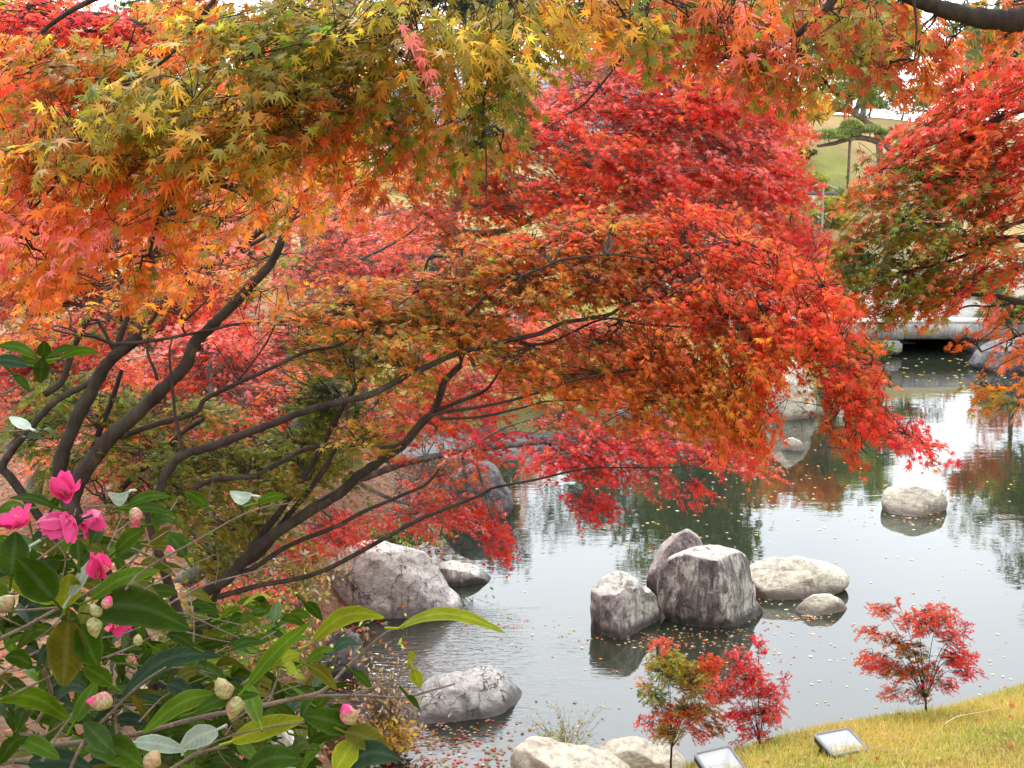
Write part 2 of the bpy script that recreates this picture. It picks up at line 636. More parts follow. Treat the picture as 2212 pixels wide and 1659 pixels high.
def pond_sd(x, y):
    """Distance to the shoreline, negative over the pond."""
    P = np.stack([x, y], -1)
    d = np.full(x.shape, 1e9)
    ins = np.zeros(x.shape, bool)
    n = len(POND)
    for i in range(n):
        a, b = POND[i], POND[(i + 1) % n]
        e = b - a
        w = P - a
        t = np.clip((w @ e) / (e @ e), 0, 1)
        d = np.minimum(d, np.linalg.norm(w - t[..., None] * e, axis=-1))
        c = ((a[1] > y) != (b[1] > y)) & (x < (b[0] - a[0]) * (y - a[1]) / (b[1] - a[1] + 1e-12) + a[0])
        ins ^= c
    return np.where(ins, -d, d)


def sst(x, a, b):
    t = np.clip((x - a) / (b - a), 0, 1)
    return t * t * (3 - 2 * t)


EA, EB = np.array([1.09, 6.3]), np.array([3.4, 7.3])      # crest of the lawn
EN = np.array([EB[1] - EA[1], -(EB[0] - EA[0])])
EN = EN / np.linalg.norm(EN)                                # points to the viewer's side


def lawn_side(x, y):
    return (x - EA[0]) * EN[0] + (y - EA[1]) * EN[1]


def height(x, y):
    x = np.asarray(x, float)
    y = np.asarray(y, float)
    sd = pond_sd(x, y)
    left = np.maximum(2.9 - .17 * y, .45)
    e = lawn_side(x, y)
    lawn = np.minimum(1.1 + .26 * np.maximum(e, 0), 2.9) + 0.6 * np.minimum(e, 0)
    gully = np.maximum(3.75 - .5 * y, .2)
    k0 = sst(x, -2.3, -1.1)
    k = sst(x, .45, 1.15)
    near = np.minimum(left, left * (1 - k0) + gully * k0)
    near = near * (1 - k) + lawn * k
    hill = .7 + 5.6 * sst(y, 31, 52) * (.75 + .25 * np.sin(x * .11 + .6)) + 2.5 * sst(y, 55, 120)
    hill = hill - 3.6 * sst(y, 31, 52) * sst(-x, 2, 12)
    kf = sst(y, 13, 22)
    land = near * (1 - kf) + hill * kf
    land = np.where((x > 12) & (y > 5), np.minimum(land, 1.0 + .1 * np.maximum(x - 12, 0) + (hill - .7)), land)
    bw = np.where(y < 9, 1.15 * k + 2.0 * (1 - k), 1.9)
    t = np.clip((sd + .35) / bw, 0, 1)
    prof = np.sin(t * np.pi / 2)
    h = -.5 + (land + .5) * prof
    h = h + .035 * np.sin(x * 2.3 + y) * np.sin(y * 1.9 - x) * (sd > .6)
    return h


def hz(x, y):
    return float(height(np.array([x]), np.array([y]))[0])


xs = np.concatenate([-np.geomspace(200, 12, 26), np.arange(-11.8, 14.2, .2), np.geomspace(14.4, 200, 26)])
ys = np.concatenate([np.linspace(-40, -3, 10), np.arange(-2.6, 33, .2), np.geomspace(33.4, 400, 40)])
GX, GY = np.meshgrid(xs, ys)
GZ = height(GX, GY)
nx, ny = len(xs), len(ys)
i, j = np.meshgrid(np.arange(ny - 1), np.arange(nx - 1), indexing='ij')
quads = np.stack([i * nx + j, i * nx + j + 1, (i + 1) * nx + j + 1, (i + 1) * nx + j], -1).reshape(-1, 4)
litter = np.array([.25, .155, .105])
turf = np.array([.38, .33, .09])
sand = np.array([.46, .35, .17])
gravel = np.array([.40, .37, .31])
mud = np.array([.07, .06, .035])
sdG = pond_sd(GX, GY)
c = np.ones(GX.shape + (3,)) * litter
kl = (sst(GX, .2, 1.0) * (GY < 14))[..., None]
c = c * (1 - kl) + turf * kl
kf = sst(GY, 16, 22)[..., None]
c = c * (1 - kf) + (turf * .8) * kf
kh = (sst(GY, 33, 38))[..., None]
wob_ = (np.sin(GX * .9 + GY * .4) + np.sin(GX * .37 - GY * .8) + np.sin(GX * 1.7 + 2) * .5)[..., None]
c = c * (1 - kh) + (sand * (1 + .06 * wob_)) * kh
kt = sst(wob_, .7, 1.5) * kh
c = c * (1 - kt) + np.array([.30, .32, .10]) * kt
kg = (sst(GY, 26.3, 27.2) * (1 - sst(GY, 34, 37)) * sst(GX, 3, 5))[..., None]
c = c * (1 - kg) + gravel * kg
kg = (sst(GY, 17, 21) * (1 - sst(GY, 30, 33)) * sst(-GX, 3, 5))[..., None]
c = c * (1 - kg) + litter * 1.6 * kg
km = sst(-sdG, -.25, .05)[..., None]
c = c * (1 - km) + mud * km
g = MB()
g.add(np.stack([GX, GY, GZ], -1), quads, c.reshape(-1, 3))
tag(g.build('ground', M_GROUND, None, True), kind='structure')

wv = np.array([(-4, 7, 0), (21, 7, 0), (21, 32, 0), (-4, 32, 0)], float)
g = MB()
g.add(wv, np.array([(0, 1, 2, 3)]))
tag(g.build('water', M_WATER), kind='structure')

# grass on the lawn: blades
rng = np.random.default_rng(5)
n = 120000
x = rng.uniform(.55, 5.2, n)
y = rng.uniform(4.6, 8.9, n)
e = lawn_side(x, y)
ok = (e > -.55) & (e < 2.1) & (pond_sd(x, y) > .12)
x, y, e = x[ok], y[ok], e[ok]
z = height(x, y)
n = len(x)
yaw = rng.uniform(0, 6.28, n)
hgt = rng.uniform(.022, .055, n)
lean = rng.normal(0, .5, (n, 2)) * hgt[:, None]
wd = rng.uniform(.002, .0042, n)
b0 = np.stack([x + np.cos(yaw) * wd, y + np.sin(yaw) * wd, z - .004], 1)
b1 = np.stack([x - np.cos(yaw) * wd, y - np.sin(yaw) * wd, z - .004], 1)
tp = np.stack([x + lean[:, 0], y + lean[:, 1], z + hgt], 1)
patch = np.sin(x * 5.1 + y * 2) + np.sin(y * 6.3 - x * 2.2) + rng.normal(0, .9, n)
gp = np.array([(.60, .46, .12), (.47, .43, .09), (.29, .34, .06), (.68, .53, .24), (.38, .25, .10)])
ci = np.where(patch > 1.0, 2, np.where(patch > -.2, 1, 0))
ci = np.where(rng.random(n) < .16, 3, ci)
ci = np.where((rng.random(n) < .3) & (e > .75), 4, ci)
cc = gp[ci] * np.exp(rng.normal(0, .15, (n, 1)))
g = MB()
g.add(np.stack([b0, b1, tp], 1).reshape(-1, 3), np.arange(n * 3).reshape(-1, 3), np.repeat(cc, 3, 0))
n = 2600
u = rng.uniform(-.35, 1.9, n)
w = rng.normal(-.06, .09, n)
x = EA[0] + (EB[0] - EA[0]) * u + EN[0] * w
y = EA[1] + (EB[1] - EA[1]) * u + EN[1] * w
keep = np.sin(u * 23) + np.sin(u * 57 + 1) + rng.normal(0, .8, n) > .6
x, y = x[keep], y[keep]
n = len(x)
z = height(x, y)
hgt = rng.uniform(.05, .12, n)
yaw = rng.uniform(0, 6.28, n)
lean = rng.normal(0, .35, (n, 2)) * hgt[:, None]
b0 = np.stack([x + np.cos(yaw) * .002, y + np.sin(yaw) * .002, z - .004], 1)
b1 = np.stack([x - np.cos(yaw) * .002, y - np.sin(yaw) * .002, z - .004], 1)
tp = np.stack([x + lean[:, 0], y + lean[:, 1], z + hgt], 1)
g.add(np.stack([b0, b1, tp], 1).reshape(-1, 3), np.arange(n * 3).reshape(-1, 3), np.repeat(gp[rng.choice([0, 1, 3], n)] * .9, 3, 0))
tag(g.build('grass', M_GRASS), 'short yellowing lawn grass on the near slope beside the pond', 'grass', kind='stuff')

# fallen leaves on the banks and the lawn, leaves afloat on the pond
g = MB()
n = 16000
x = rng.uniform(-7, -.4, n)
y = rng.uniform(4.5, 17, n)
ok = pond_sd(x, y) > -.15
x, y = x[ok], y[ok]
n = len(x)
P = np.stack([x, y, np.maximum(height(x, y), .0) + rng.uniform(.004, .03, n)], 1)
put_leaves(g, LEAF5, P, np.stack([rng.normal(size=n), rng.normal(size=n), rng.normal(0, .25, n)], 1),
           np.stack([rng.normal(0, .35, n), rng.normal(0, .35, n), np.ones(n)], 1), rng.uniform(.035, .065, n),
           pick(rng, 'PBTOPBTW', n, np.arange(n)) * .62)
n = 500
x = rng.uniform(.6, 5, n)
y = rng.uniform(5, 8, n)
ok = (lawn_side(x, y) > 0)
x, y = x[ok], y[ok]
n = len(x)
P = np.stack([x, y, height(x, y) + .03], 1)
put_leaves(g, LEAF5, P, rng.normal(size=(n, 3)) * (1, 1, .3), np.stack([rng.normal(0, .4, n), rng.normal(0, .4, n), np.ones(n)], 1),
           rng.uniform(.025, .045, n), pick(rng, 'BTT', n, np.arange(n)) * .7)
tag(g.build('fallen_leaves', M_DRY), 'red and brown maple leaves littering the banks and lawn', 'fallen leaves', kind='stuff')

g = MB()


def afloat(n, cx, cy, sx, sy, pal, s0, s1, kk=1.0):
    x = rng.normal(cx, sx, n)
    y = rng.normal(cy, sy, n)
    ok = pond_sd(x, y) < -.05
    x, y = x[ok], y[ok]
    m = len(x)
    P = np.stack([x, y, rng.uniform(.004, .008, m)], 1)
    sh = LEAF5[0].copy()
    sh[:, 2] *= .15
    put_leaves(g, (sh, LEAF5[1]), P, np.stack([rng.normal(size=m), rng.normal(size=m), np.zeros(m)], 1), np.tile([0, 0, 1.0], (m, 1)),
               rng.uniform(s0, s1, m), pick(rng, pal, m, np.arange(m)) * kk)


afloat(200, 4, 13, 3.5, 3.5, 'WWT', .02, .04)
afloat(160, 3.2, 9.6, 1.2, .9, 'WWTP', .018, .035)
afloat(190, 3.2, 15.5, 1.8, 1.6, 'YWWT', .03, .055)
afloat(120, 1.8, 10.7, 1.2, .35, 'WTTO', .02, .04)
afloat(620, -.5, 8.3, .45, .4, 'PTTBWR', .025, .045, .8)
afloat(240, .3, 7.9, .5, .25, 'PWTP', .025, .04, .85)
for (x_, y_, r_) in ((1.15, 10.75, .3), (1.9, 10.85, .3), (2.6, 11.7, .35), (2.9, 11.25, .15), (-.1, 11.1, .3), (-.4, 8.9, .3), (5.0, 14.5, .35), (1.6, 10.5, .25)):
    afloat(46, x_, y_, r_, r_ * .35, 'WTPB', .018, .035, .9)
afloat(120, 9.5, 25, 1.2, 1.6, 'WY', .05, .09)
tag(g.build('floating_leaves', M_DRY), 'pale and red fallen leaves floating on the pond surface', 'fallen leaves', kind='stuff')

# ---------------------------------------------------------------- rocks
ROCKM = dict(
    cream=rock_mat('cream_rock', (.64, .58, .46), (.55, .46, .36), (.25, .20, .165), .38, (1.6, 1.6, 5), 1.6, .15, (.40, .27, .15), .5),
    grey=rock_mat('grey_rock', (.74, .71, .65), (.52, .49, .46), (.24, .215, .21), .42, (2.6, 2.6, 3.4), 1.8, 1.0),
    streaky=rock_mat('streaked_rock', (.62, .58, .51), (.25, .215, .20), (.075, .062, .058), .62, (6, 6, .9), 1.3, .6, (.2, .16, .13), .7),
    purple=rock_mat('purple_rock', (.54, .45, .41), (.28, .22, .21), (.10, .078, .08), .58, (5, 5, .9), 1.4, .4, (.26, .19, .16), .5),
    half=rock_mat('half_pale_rock', (.66, .63, .55), (.33, .285, .27), (.075, .06, .062), .46, (3, 3, 1.4), 1.5, .6, (.25, .2, .15), .9),
    dark=rock_mat('dark_rock', (.26, .25, .25), (.13, .12, .125), (.05, .045, .05), .6, (2, 2, 2), 2.5, .3, (.12, .1, .08), .3))


def rock(label, outline, Yc, D, mname, k=0.0, lean=.25, seed=0, rough=.035, box=.5, sink=-.35, name='boulder', group=None, ridge=.035, cuts=()):
    """Boulder whose outline in the middle plane is given; the middle plane may stand askew (k) and the body has half depth D."""
    O = []
    x0 = at(np.mean([p[0] for p in outline]), np.mean([p[1] for p in outline]), Yc)[0]
    for px, py in outline:
        d = ray(px, py)
        # plane  y = Yc + k (x - x0)
        t = (Yc - k * x0) / (d[1] - k * d[0])
        p = d * t
        O.append((p[0], p[2] + CAMZ))
    O = np.array(O)
    xa, xb = O[:, 0].min(), O[:, 0].max()
    c = np.array([(xa + xb) / 2, (O[:, 1].max() + min(O[:, 1].min(), sink)) / 2])
    zlow = sink
    # close the outline under the water or soil
    base = np.array([[xb - .02 * (xb - xa), zlow + .1], [xb - .2 * (xb - xa), zlow], [c[0], zlow - .05], [xa + .2 * (xb - xa), zlow], [xa + .02 * (xb - xa), zlow + .1]])
    top = O[O[:, 1] > np.percentile(O[:, 1], 0) - 1]
    pts = np.vstack([top, base])
    th = np.arctan2(pts[:, 1] - c[1], pts[:, 0] - c[0])
    rr = np.hypot(pts[:, 0] - c[0], pts[:, 1] - c[1])
    o = np.argsort(th)
    th, rr = th[o], rr[o]
    nt, nph = 120, 61
    T = np.linspace(-np.pi, np.pi, nt, endpoint=False)
    R = np.interp(T, np.r_[th - 2 * np.pi, th, th + 2 * np.pi], np.r_[rr, rr, rr])
    R = (np.roll(R, 1) + 2 * R + np.roll(R, -1)) / 4
    PH = np.linspace(-np.pi / 2, np.pi / 2, nph)
    cw = np.cos(PH) ** box
    sw = np.sign(np.sin(PH)) * np.abs(np.sin(PH)) ** .85
    sw = np.where(sw > 0, sw * .4, sw)
    X = c[0] + np.outer(cw, R * np.cos(T))
    Z = c[1] + np.outer(cw, R * np.sin(T))
    Y = Yc + D * sw[:, None] + k * (X - x0) + lean * (Z - c[1]) * np.outer(1 - cw * .0, np.ones(nt)) * (np.outer(1 - cw, np.ones(nt)))
    V = np.stack([X, Y, Z], -1).reshape(-1, 3)
    ce = np.array([c[0], Yc, c[1]])
    rk = np.random.default_rng(seed + 500)
    planes = [(np.array(c_[:3], float), c_[3]) for c_ in cuts]
    for q in range(7 if not cuts else 3):
        nn_ = rk.normal(size=3)
        nn_[1] = -abs(nn_[1]) - .7
        nn_[2] = nn_[2] * .7 + .15
        planes.append((nn_, rk.uniform(.68, .9)))
    for nn_, fr in planes:
        nn_ = nn_ / np.linalg.norm(nn_)
        ex_ = (V - ce) @ nn_
        hh = ex_.max() * fr
        V -= nn_ * (np.maximum(ex_ - hh, 0) * .94)[:, None]
    size = max(xb - xa, O[:, 1].max() - O[:, 1].min())
    off = Vector((seed * 3.7, seed * 1.3, seed * 2.1))
    for q in range(len(V)):
        dv = V[q] - ce
        L_ = np.linalg.norm(dv) + 1e-6
        p = Vector(V[q] / size) * 1.0 + off
        h = rough * 1.5 * mnoise.fractal(p * 1.7, 1.0, 2.0, 5) + ridge * (mnoise.ridged_multi_fractal(p * 1.3, 1.0, 2.1, 5, 1.0, 2.0) - 1.2) * .5
        # flat facets
        vd = mnoise.voronoi(p * 1.6)[0]
        h += ridge * .9 * (vd[0] - .35)
        V[q] = V[q] + dv / L_ * h * size
    i, j = np.meshgrid(np.arange(nph - 1), np.arange(nt), indexing='ij')
    j2 = (j + 1) % nt
    f = np.stack([i * nt + j, (i + 1) * nt + j, (i + 1) * nt + j2, i * nt + j2], -1).reshape(-1, 4)
    mb = MB()
    mb.add(V, f)
    ob = mb.build(name, ROCKM[mname], None, True)
    # origin at the rock
    off3 = Vector((c[0], Yc, max(zlow, -.2)))
    me = ob.data
    co = np.empty(len(me.vertices) * 3, np.float32)
    me.vertices.foreach_get('co', co)
    co = co.reshape(-1, 3) - np.array(off3, np.float32)
    me.vertices.foreach_set('co', co.ravel())
    ob.location = off3
    me.update()
    return tag(ob, label, 'rock', group)


GR = 'boulders rising from the pond'
rock('pale topped boulder with dark right face, left of the pond rock cluster',
     [(1272, 1275), (1297, 1250), (1338, 1234), (1366, 1243), (1394, 1268), (1422, 1300), (1425, 1335), (1424, 1365), (1276, 1372), (1274, 1343)],
     11.05, .36, 'half', .55, .5, 1, group=GR, cuts=[(-.25, -.55, .8, .68), (.75, -.65, .1, .55), (-.55, -.8, -.05, .62)])
rock('largest streaked grey boulder in the middle of the pond rock cluster',
     [(1419, 1275), (1428, 1237), (1453, 1206), (1478, 1193), (1522, 1190), (1569, 1188), (1594, 1190), (1610, 1206), (1619, 1253), (1632, 1293), (1656, 1322), (1650, 1345), (1440, 1340)],
     11.3, .52, 'streaky', .1, .3, 2, group=GR, cuts=[(.66, -.72, .22, .52), (-.42, -.9, .2, .54), (.05, -.15, 1, .95), (.2, -.8, -.5, .72)])
rock('tall purplish boulder peeking up behind the largest pond rock',
     [(1397, 1270), (1416, 1215), (1441, 1172), (1466, 1150), (1485, 1143), (1507, 1156), (1522, 1178), (1533, 1205), (1560, 1290), (1400, 1300)],
     12.1, .38, 'purple', 0, .4, 3, group=GR)
rock('long low cream boulder stretching right from the pond rock cluster',
     [(1612, 1225), (1647, 1209), (1694, 1206), (1747, 1205), (1772, 1209), (1803, 1222), (1831, 1240), (1829, 1258), (1790, 1275), (1700, 1285), (1625, 1281)],
     12.05, .3, 'cream', .15, .5, 4, rough=.025, ridge=.02, group=GR, cuts=[(.2, -.8, -.5, .7), (-.1, -.45, .9, .8)])
rock('small cream rock barely above water in front of the long cream boulder',
     [(1716, 1322), (1735, 1300), (1760, 1284), (1782, 1281), (1803, 1290), (1830, 1312), (1816, 1330), (1722, 1331)],
     11.45, .17, 'cream', .3, .4, 5, rough=.03, ridge=.03, group=GR)
rock('rounded pale rock alone in the water far right of the cluster',
     [(1906, 1085), (1912, 1062), (1940, 1052), (1990, 1050), (2030, 1060), (2050, 1085), (2040, 1105), (1908, 1105)],
     14.95, .35, 'cream', 0, .4, 6, rough=.03, ridge=.03, group=GR)
rock('little cream stone in the water below the standing rock',
     [(1686, 968), (1692, 952), (1712, 945), (1730, 955), (1733, 970), (1700, 978)], 18.15, .16, 'cream', 0, .3, 7, rough=.03, ridge=.02, group=GR)
rock('pale standing rock at the far water edge seen below the drooping maple',
     [(1664, 905), (1668, 850), (1686, 800), (1713, 778), (1737, 800), (1752, 850), (1764, 885), (1760, 905)], 20.6, .35, 'cream', 0, .3, 8)
rock('great cracked grey boulder on the left shore behind the camellia',
     [(695, 1290), (705, 1240), (740, 1200), (784, 1178), (842, 1175), (888, 1178), (922, 1193), (939, 1213), (962, 1240), (972, 1267), (1000, 1300), (990, 1325), (720, 1335)],
     11.5, .5, 'grey', .15, .5, 9, cuts=[(.4, -.7, .6, .62), (-.35, -.7, .6, .66), (.1, -.95, .1, .55), (0, -.2, 1, .9), (-.5, -.8, 0, .7)], group='boulders on the left shore')
rock('flat grey slab rock pointing into the water behind the great left boulder',
     [(940, 1225), (955, 1216), (996, 1217), (1043, 1237), (1061, 1252), (1046, 1266), (950, 1268)], 12.35, .3, 'half', .1, .3, 10, rough=.02, ridge=.03, group='boulders on the left shore')
rock('broad white and grey rock beside the dry grass at the near water edge',
     [(877, 1540), (880, 1490), (892, 1469), (949, 1459), (1003, 1465), (1090, 1466), (1114, 1486), (1129, 1515), (1125, 1535), (1050, 1550), (885, 1575)],
     9.3, .34, 'grey', .5, .4, 11, cuts=[(.1, -.95, .15, .6), (0, -.3, 1, .8), (.3, -.7, -.5, .8)], group='boulders on the left shore')
rock('cream slab rock at the bottom edge left of the green and red sapling',
     [(1108, 1659), (1120, 1624), (1144, 1605), (1204, 1610), (1248, 1615), (1288, 1624), (1325, 1634), (1360, 1662), (1340, 1690), (1120, 1690)],
     7.5, .4, 'cream', 0, .5, 12, sink=.1, group='boulders at the lawn foot')
rock('flat pale rock under the green and red sapling at the lawn foot',
     [(1288, 1626), (1339, 1608), (1406, 1620), (1467, 1634), (1482, 1655), (1460, 1680), (1300, 1680)], 7.7, .35, 'cream', 0, .4, 13, sink=.1, rough=.03, group='boulders at the lawn foot')
rock('mossy grey rock under camellia leaves beside the stream',
     [(548, 1650), (551, 1580), (605, 1553), (638, 1570), (669, 1610), (665, 1650)], 7.6, .3, 'grey', .2, .4, 14, sink=.3, group='boulders on the left shore')
rock('dark grey rock at the shore behind hanging red maple sprays',
     [(972, 1105), (985, 1025), (1020, 1000), (1060, 1005), (1085, 1040), (1102, 1105)], 14.9, .45, 'dark', 0, .3, 15, group='boulders on the left shore')
rock('dark grey boulder at the right shore beside the stone bridge',
     [(2095, 790), (2105, 767), (2122, 751), (2155, 740), (2197, 734), (2240, 730), (2275, 760), (2285, 805), (2105, 800)], 25.3, .8, 'dark', -.1, .3, 16, group='boulders near the bridge')
rock('dark shape for a shadowed gap between rocks at the far shore, half hidden by red sprays', [(1388, 915), (1396, 893), (1420, 885), (1441, 896), (1446, 918)], 20.4, .25, 'dark', 0, .3, 17, group='boulders on the far shore')  # dark rock standing in for the shadow in a gap between rocks
rock('pale rounded rock at the far shore left of the shadowed gap', [(1322, 912), (1330, 890), (1350, 884), (1372, 895), (1378, 915)], 20.8, .3, 'grey', 0, .3, 18, group='boulders on the far shore')
rock('brown rock at the stream mouth below the great left boulder', [(700, 1400), (712, 1372), (745, 1362), (775, 1380), (785, 1410)], 10.0, .22, 'dark', 0, .3, 19, group='boulders on the left shore')

# ---------------------------------------------------------------- stone bridge
M_STONE = rock_mat('bridge_stone', (.50, .47, .44), (.36, .33, .32), (.2, .18, .18), .45, (7, 7, .8), 2.0, .0)
M_STONETOP = plain('bridge_top_stone', (.6, .56, .5), .8, 0, .2)


def box(mb, lo, hi, col=(1, 1, 1), bev=0.0):
    lo, hi = np.array(lo, float), np.array(hi, float)
    b = bev
    # chamfered box from the hull of 24 corner points
    import itertools
    if b <= 0:
        v = np.array([[(lo, hi)[a][0], (lo, hi)[c_][1], (lo, hi)[d][2]] for a, c_, d in itertools.product((0, 1), repeat=3)])
        f = np.array([(0, 1, 3, 2), (4, 6, 7, 5), (0, 4, 5, 1), (2, 3, 7, 6), (0, 2, 6, 4), (1, 5, 7, 3)])
        mb.add(v, f, col)
        return
    import bmesh
    bm = bmesh.new()
    bmesh.ops.create_cube(bm, size=1)
    for vv in bm.verts:
        vv.co = Vector((lo + hi) / 2) + Vector((vv.co.x * (hi - lo)[0], vv.co.y * (hi - lo)[1], vv.co.z * (hi - lo)[2]))
    bmesh.ops.bevel(bm, geom=bm.edges[:], offset=b, segments=2, affect='EDGES')
    bm.verts.index_update()
    V = np.array([v_.co[:] for v_ in bm.verts])
    fs = {}
    for f_ in bm.faces:
        fs.setdefault(len(f_.verts), []).append([q.index for q in f_.verts])
    mb.add(V, [np.array(a) for a in fs.values()], col)
    bm.free()


br = thing('stone_bridge', 'low stone slab bridge crossing the dark inlet at the far right', 'bridge', (9.4, 27.6, 0))
for (xa, xb, dz) in ((6.3, 8.86, 0), (8.875, 11.4, .012), (11.415, 13.6, 0)):
    mb = MB()
    box(mb, (xa, 26.9, .36 + dz), (xb, 31.4, .70 + dz), bev=.025)  # deck runs far back so the inlet beneath stays dark
    mb.build('deck_slab', M_STONE, br)
for (xa, xb) in ((6.2, 8.7), (8.72, 11.1), (11.12, 13.4)):
    mb = MB()
    box(mb, (xa, 27.0, .716), (xb, 27.4, .80), bev=.02)
    mb.build('kerb_stone', M_STONETOP, br)
mb = MB()
box(mb, (8.05, 26.75, .03), (8.78, 29.9, .335), bev=.06)
mb.build('pier_and_back_stone', M_STONE, br)
mb = MB()
box(mb, (10.55, 27.1, -.4), (11.5, 31.2, .335), bev=.06)
mb.build('pier_and_back_stone', M_STONE, br)
mb = MB()
box(mb, (7.0, 30.7, -.4), (11.6, 31.3, .33), bev=.03)  # back wall, no pier: added so the opening under the deck stays dark
mb.build('pier_and_back_stone', M_STONE, br)


# ---------------------------------------------------------------- maples
def maple(label, base, limbs, pads, leaf, seed, name='maple_tree', bark=None, shape=LEAF7, lmat=None, group=None, cat='tree', **kw):
    """limbs: list of (points, r0, r1); points are 3-D. The first limb starts at the root."""
    rng = np.random.default_rng(seed + 100)
    wood, crown = MB(), MB()
    skel = []
    for pts, r0, r1 in limbs:
        skel.append(limb(wood, pts, r0, r1, rng))
    grow(wood, crown, skel, pads, leaf, seed, shape=shape, **kw)
    t = thing(name, label, cat, tuple(base), group)
    wood.build('trunk', bark or M_BARK, t, True)
    crown.build('crown', lmat or M_LEAF, t)
    return t


def px(Y, *pts):
    return [at(p[0], p[1], p[2] if len(p) > 2 else Y) for p in pts]


# -- the many-stemmed maple at the left whose canopy spreads over the pond
base = np.array([-1.75, 5.6, hz(-1.75, 5.6) - .08])
root = [base, base + (.05, 0, .25)]
YB = 5.4
Bl = [
    (root + px(5.3, (215, 1220), (130, 1040), (161, 916), (198, 845), (235, 781), (296, 731), (316, 694), (356, 650), (403, 607), (440, 578), (497, 546), (560, 500), (640, 440)), .10, .028),
    ([base, base + (.15, 0, .2)] + px(5.2, (190, 1180), (161, 1064), (215, 973), (255, 929), (302, 889), (349, 842), (396, 795), (420, 741), (447, 714), (487, 674), (538, 620), (591, 560), (625, 477), (665, 413), (690, 360), (735, 300), (790, 250)), .11, .02),
    (px(5.3, (130, 1180), (30, 1040), (7, 1003), (67, 923), (121, 866), (188, 829), (235, 785), (249, 765), (240, 745), (215, 695)), .055, .014),
    (px(5.3, (249, 765), (262, 720), (290, 650), (302, 583), (330, 520)), .04, .018),
    (px(5.3, (97, 852), (134, 822), (158, 751), (202, 671), (235, 627), (302, 583), (370, 553), (450, 500)), .045, .016),
    ([base, base + (.3, -.1, .2)] + px(5.1, (330, 1150), (346, 1057), (370, 1007), (397, 983), (470, 960), (538, 933), (605, 909), (655, 889), (743, 866), (801, 852), (868, 818, 5.2), (905, 800, 5.25), (983, 765, 5.3), (1036, 751, 5.35), (1104, 734, 5.4), (1164, 721, 5.4), (1221, 697, 5.45), (1312, 681, 5.5), (1356, 654, 5.5), (1406, 647, 5.5), (1477, 630, 5.55), (1560, 620, 5.6)), .06, .012),
    (px(5.1, (397, 983), (380, 909), (373, 839), (366, 768), (371, 734)), .016, .007),
    (px(5.15, (242, 743), (316, 738), (397, 724), (464, 711), (504, 701), (550, 698), (595, 701)), .015, .007),
    (px(5.15, (595, 701), (571, 748), (540, 790), (514, 822)), .006, .009),
    (px(5.15, (514, 822), (485, 775), (460, 738)), .007, .004),
    (px(5.15, (400, 721), (397, 697), (447, 647), (471, 597), (477, 560)), .011, .005),
    (px(5.15, (340, 822), (333, 798), (319, 761), (316, 700)), .014, .009),
    (px(5.3, (260, 945), (329, 919), (420, 892), (444, 862), (504, 832), (571, 802), (659, 761), (733, 745), (800, 700)), .036, .012),
    (px(5.3, (380, 1090), (450, 1040), (538, 1030), (571, 1017), (639, 980), (689, 963), (743, 960), (835, 966), (878, 949), (915, 909), (952, 892), (1036, 879), (1114, 862), (1204, 835), (1238, 822), (1339, 802), (1420, 795)), .034, .009),
    ([base, base + (.35, .05, .15)] + px(5.5, (430, 1330), (500, 1240), (560, 1180), (660, 1110), (734, 1065), (768, 1033), (818, 997), (868, 963), (915, 909), (936, 889), (952, 849), (962, 822), (996, 788)), .085, .028),
    ([base + (.2, .1, .05)] + px(5.6, (460, 1300), (570, 1190), (610, 1130), (690, 1030), (730, 960)), .05, .022),
    (px(5.5, (470, 1290), (560, 1265), (680, 1240), (800, 1180), (900, 1125), (949, 1104), (1036, 1070), (1070, 1053), (1154, 1037), (1238, 1017), (1305, 1010), (1440, 1010), (1500, 1004)), .036, .003),
    (px(5.5, (520, 1240), (560, 1220), (620, 1180), (720, 1140), (788, 1104), (868, 1070), (919, 1047), (949, 1013)), .036, .012),
    (px(5.45, (936, 889), (990, 868), (1050, 842), (1085, 790), (1100, 760)), .018, .006),
    (px(5.4, (960, 702), (1010, 680), (1050, 640), (1120, 600), (1180, 575), (1220, 560), (1330, 550), (1420, 565)), .016, .006),
    (px(5.5, (1104, 734), (1180, 742), (1300, 690), (1380, 700), (1480, 706), (1570, 707)), .012, .005),
    (px(5.4, (1477, 630), (1560, 640), (1640, 660), (1720, 700), (1790, 770), (1860, 850), (1930, 920)), .012, .005),
    (px(5.4, (1339, 802), (1420, 830), (1500, 840), (1580, 880)), .009, .004),
    (px(5.6, (1356, 654), (1440, 590), (1530, 540), (1610, 520)), .010, .005),
    (px(5.6, (905, 800), (860, 730), (820, 680)), .012, .006),
    (px(5.45, (60, 1190), (150, 1090), (190, 1000), (215, 930), (240, 870), (262, 800)), .05, .02),
    (px(5.6, (230, 1090), (290, 1030), (350, 975), (400, 930), (440, 905)), .04, .02),
    (px(5.6, (540, 1185), (600, 1110), (650, 1040), (690, 975), (740, 880), (800, 790), (850, 720), (900, 640), (925, 560)), .045, .012),
    (px(5.4, (497, 546), (560, 520), (640, 470), (700, 440)), .02, .006),
    (px(5.2, (413, 590), (400, 540), (420, 470), (470, 420)), .016, .006),
    (px(5.3, (950, 905), (1040, 900), (1130, 880), (1190, 866), (1300, 864)), .012, .006),
]
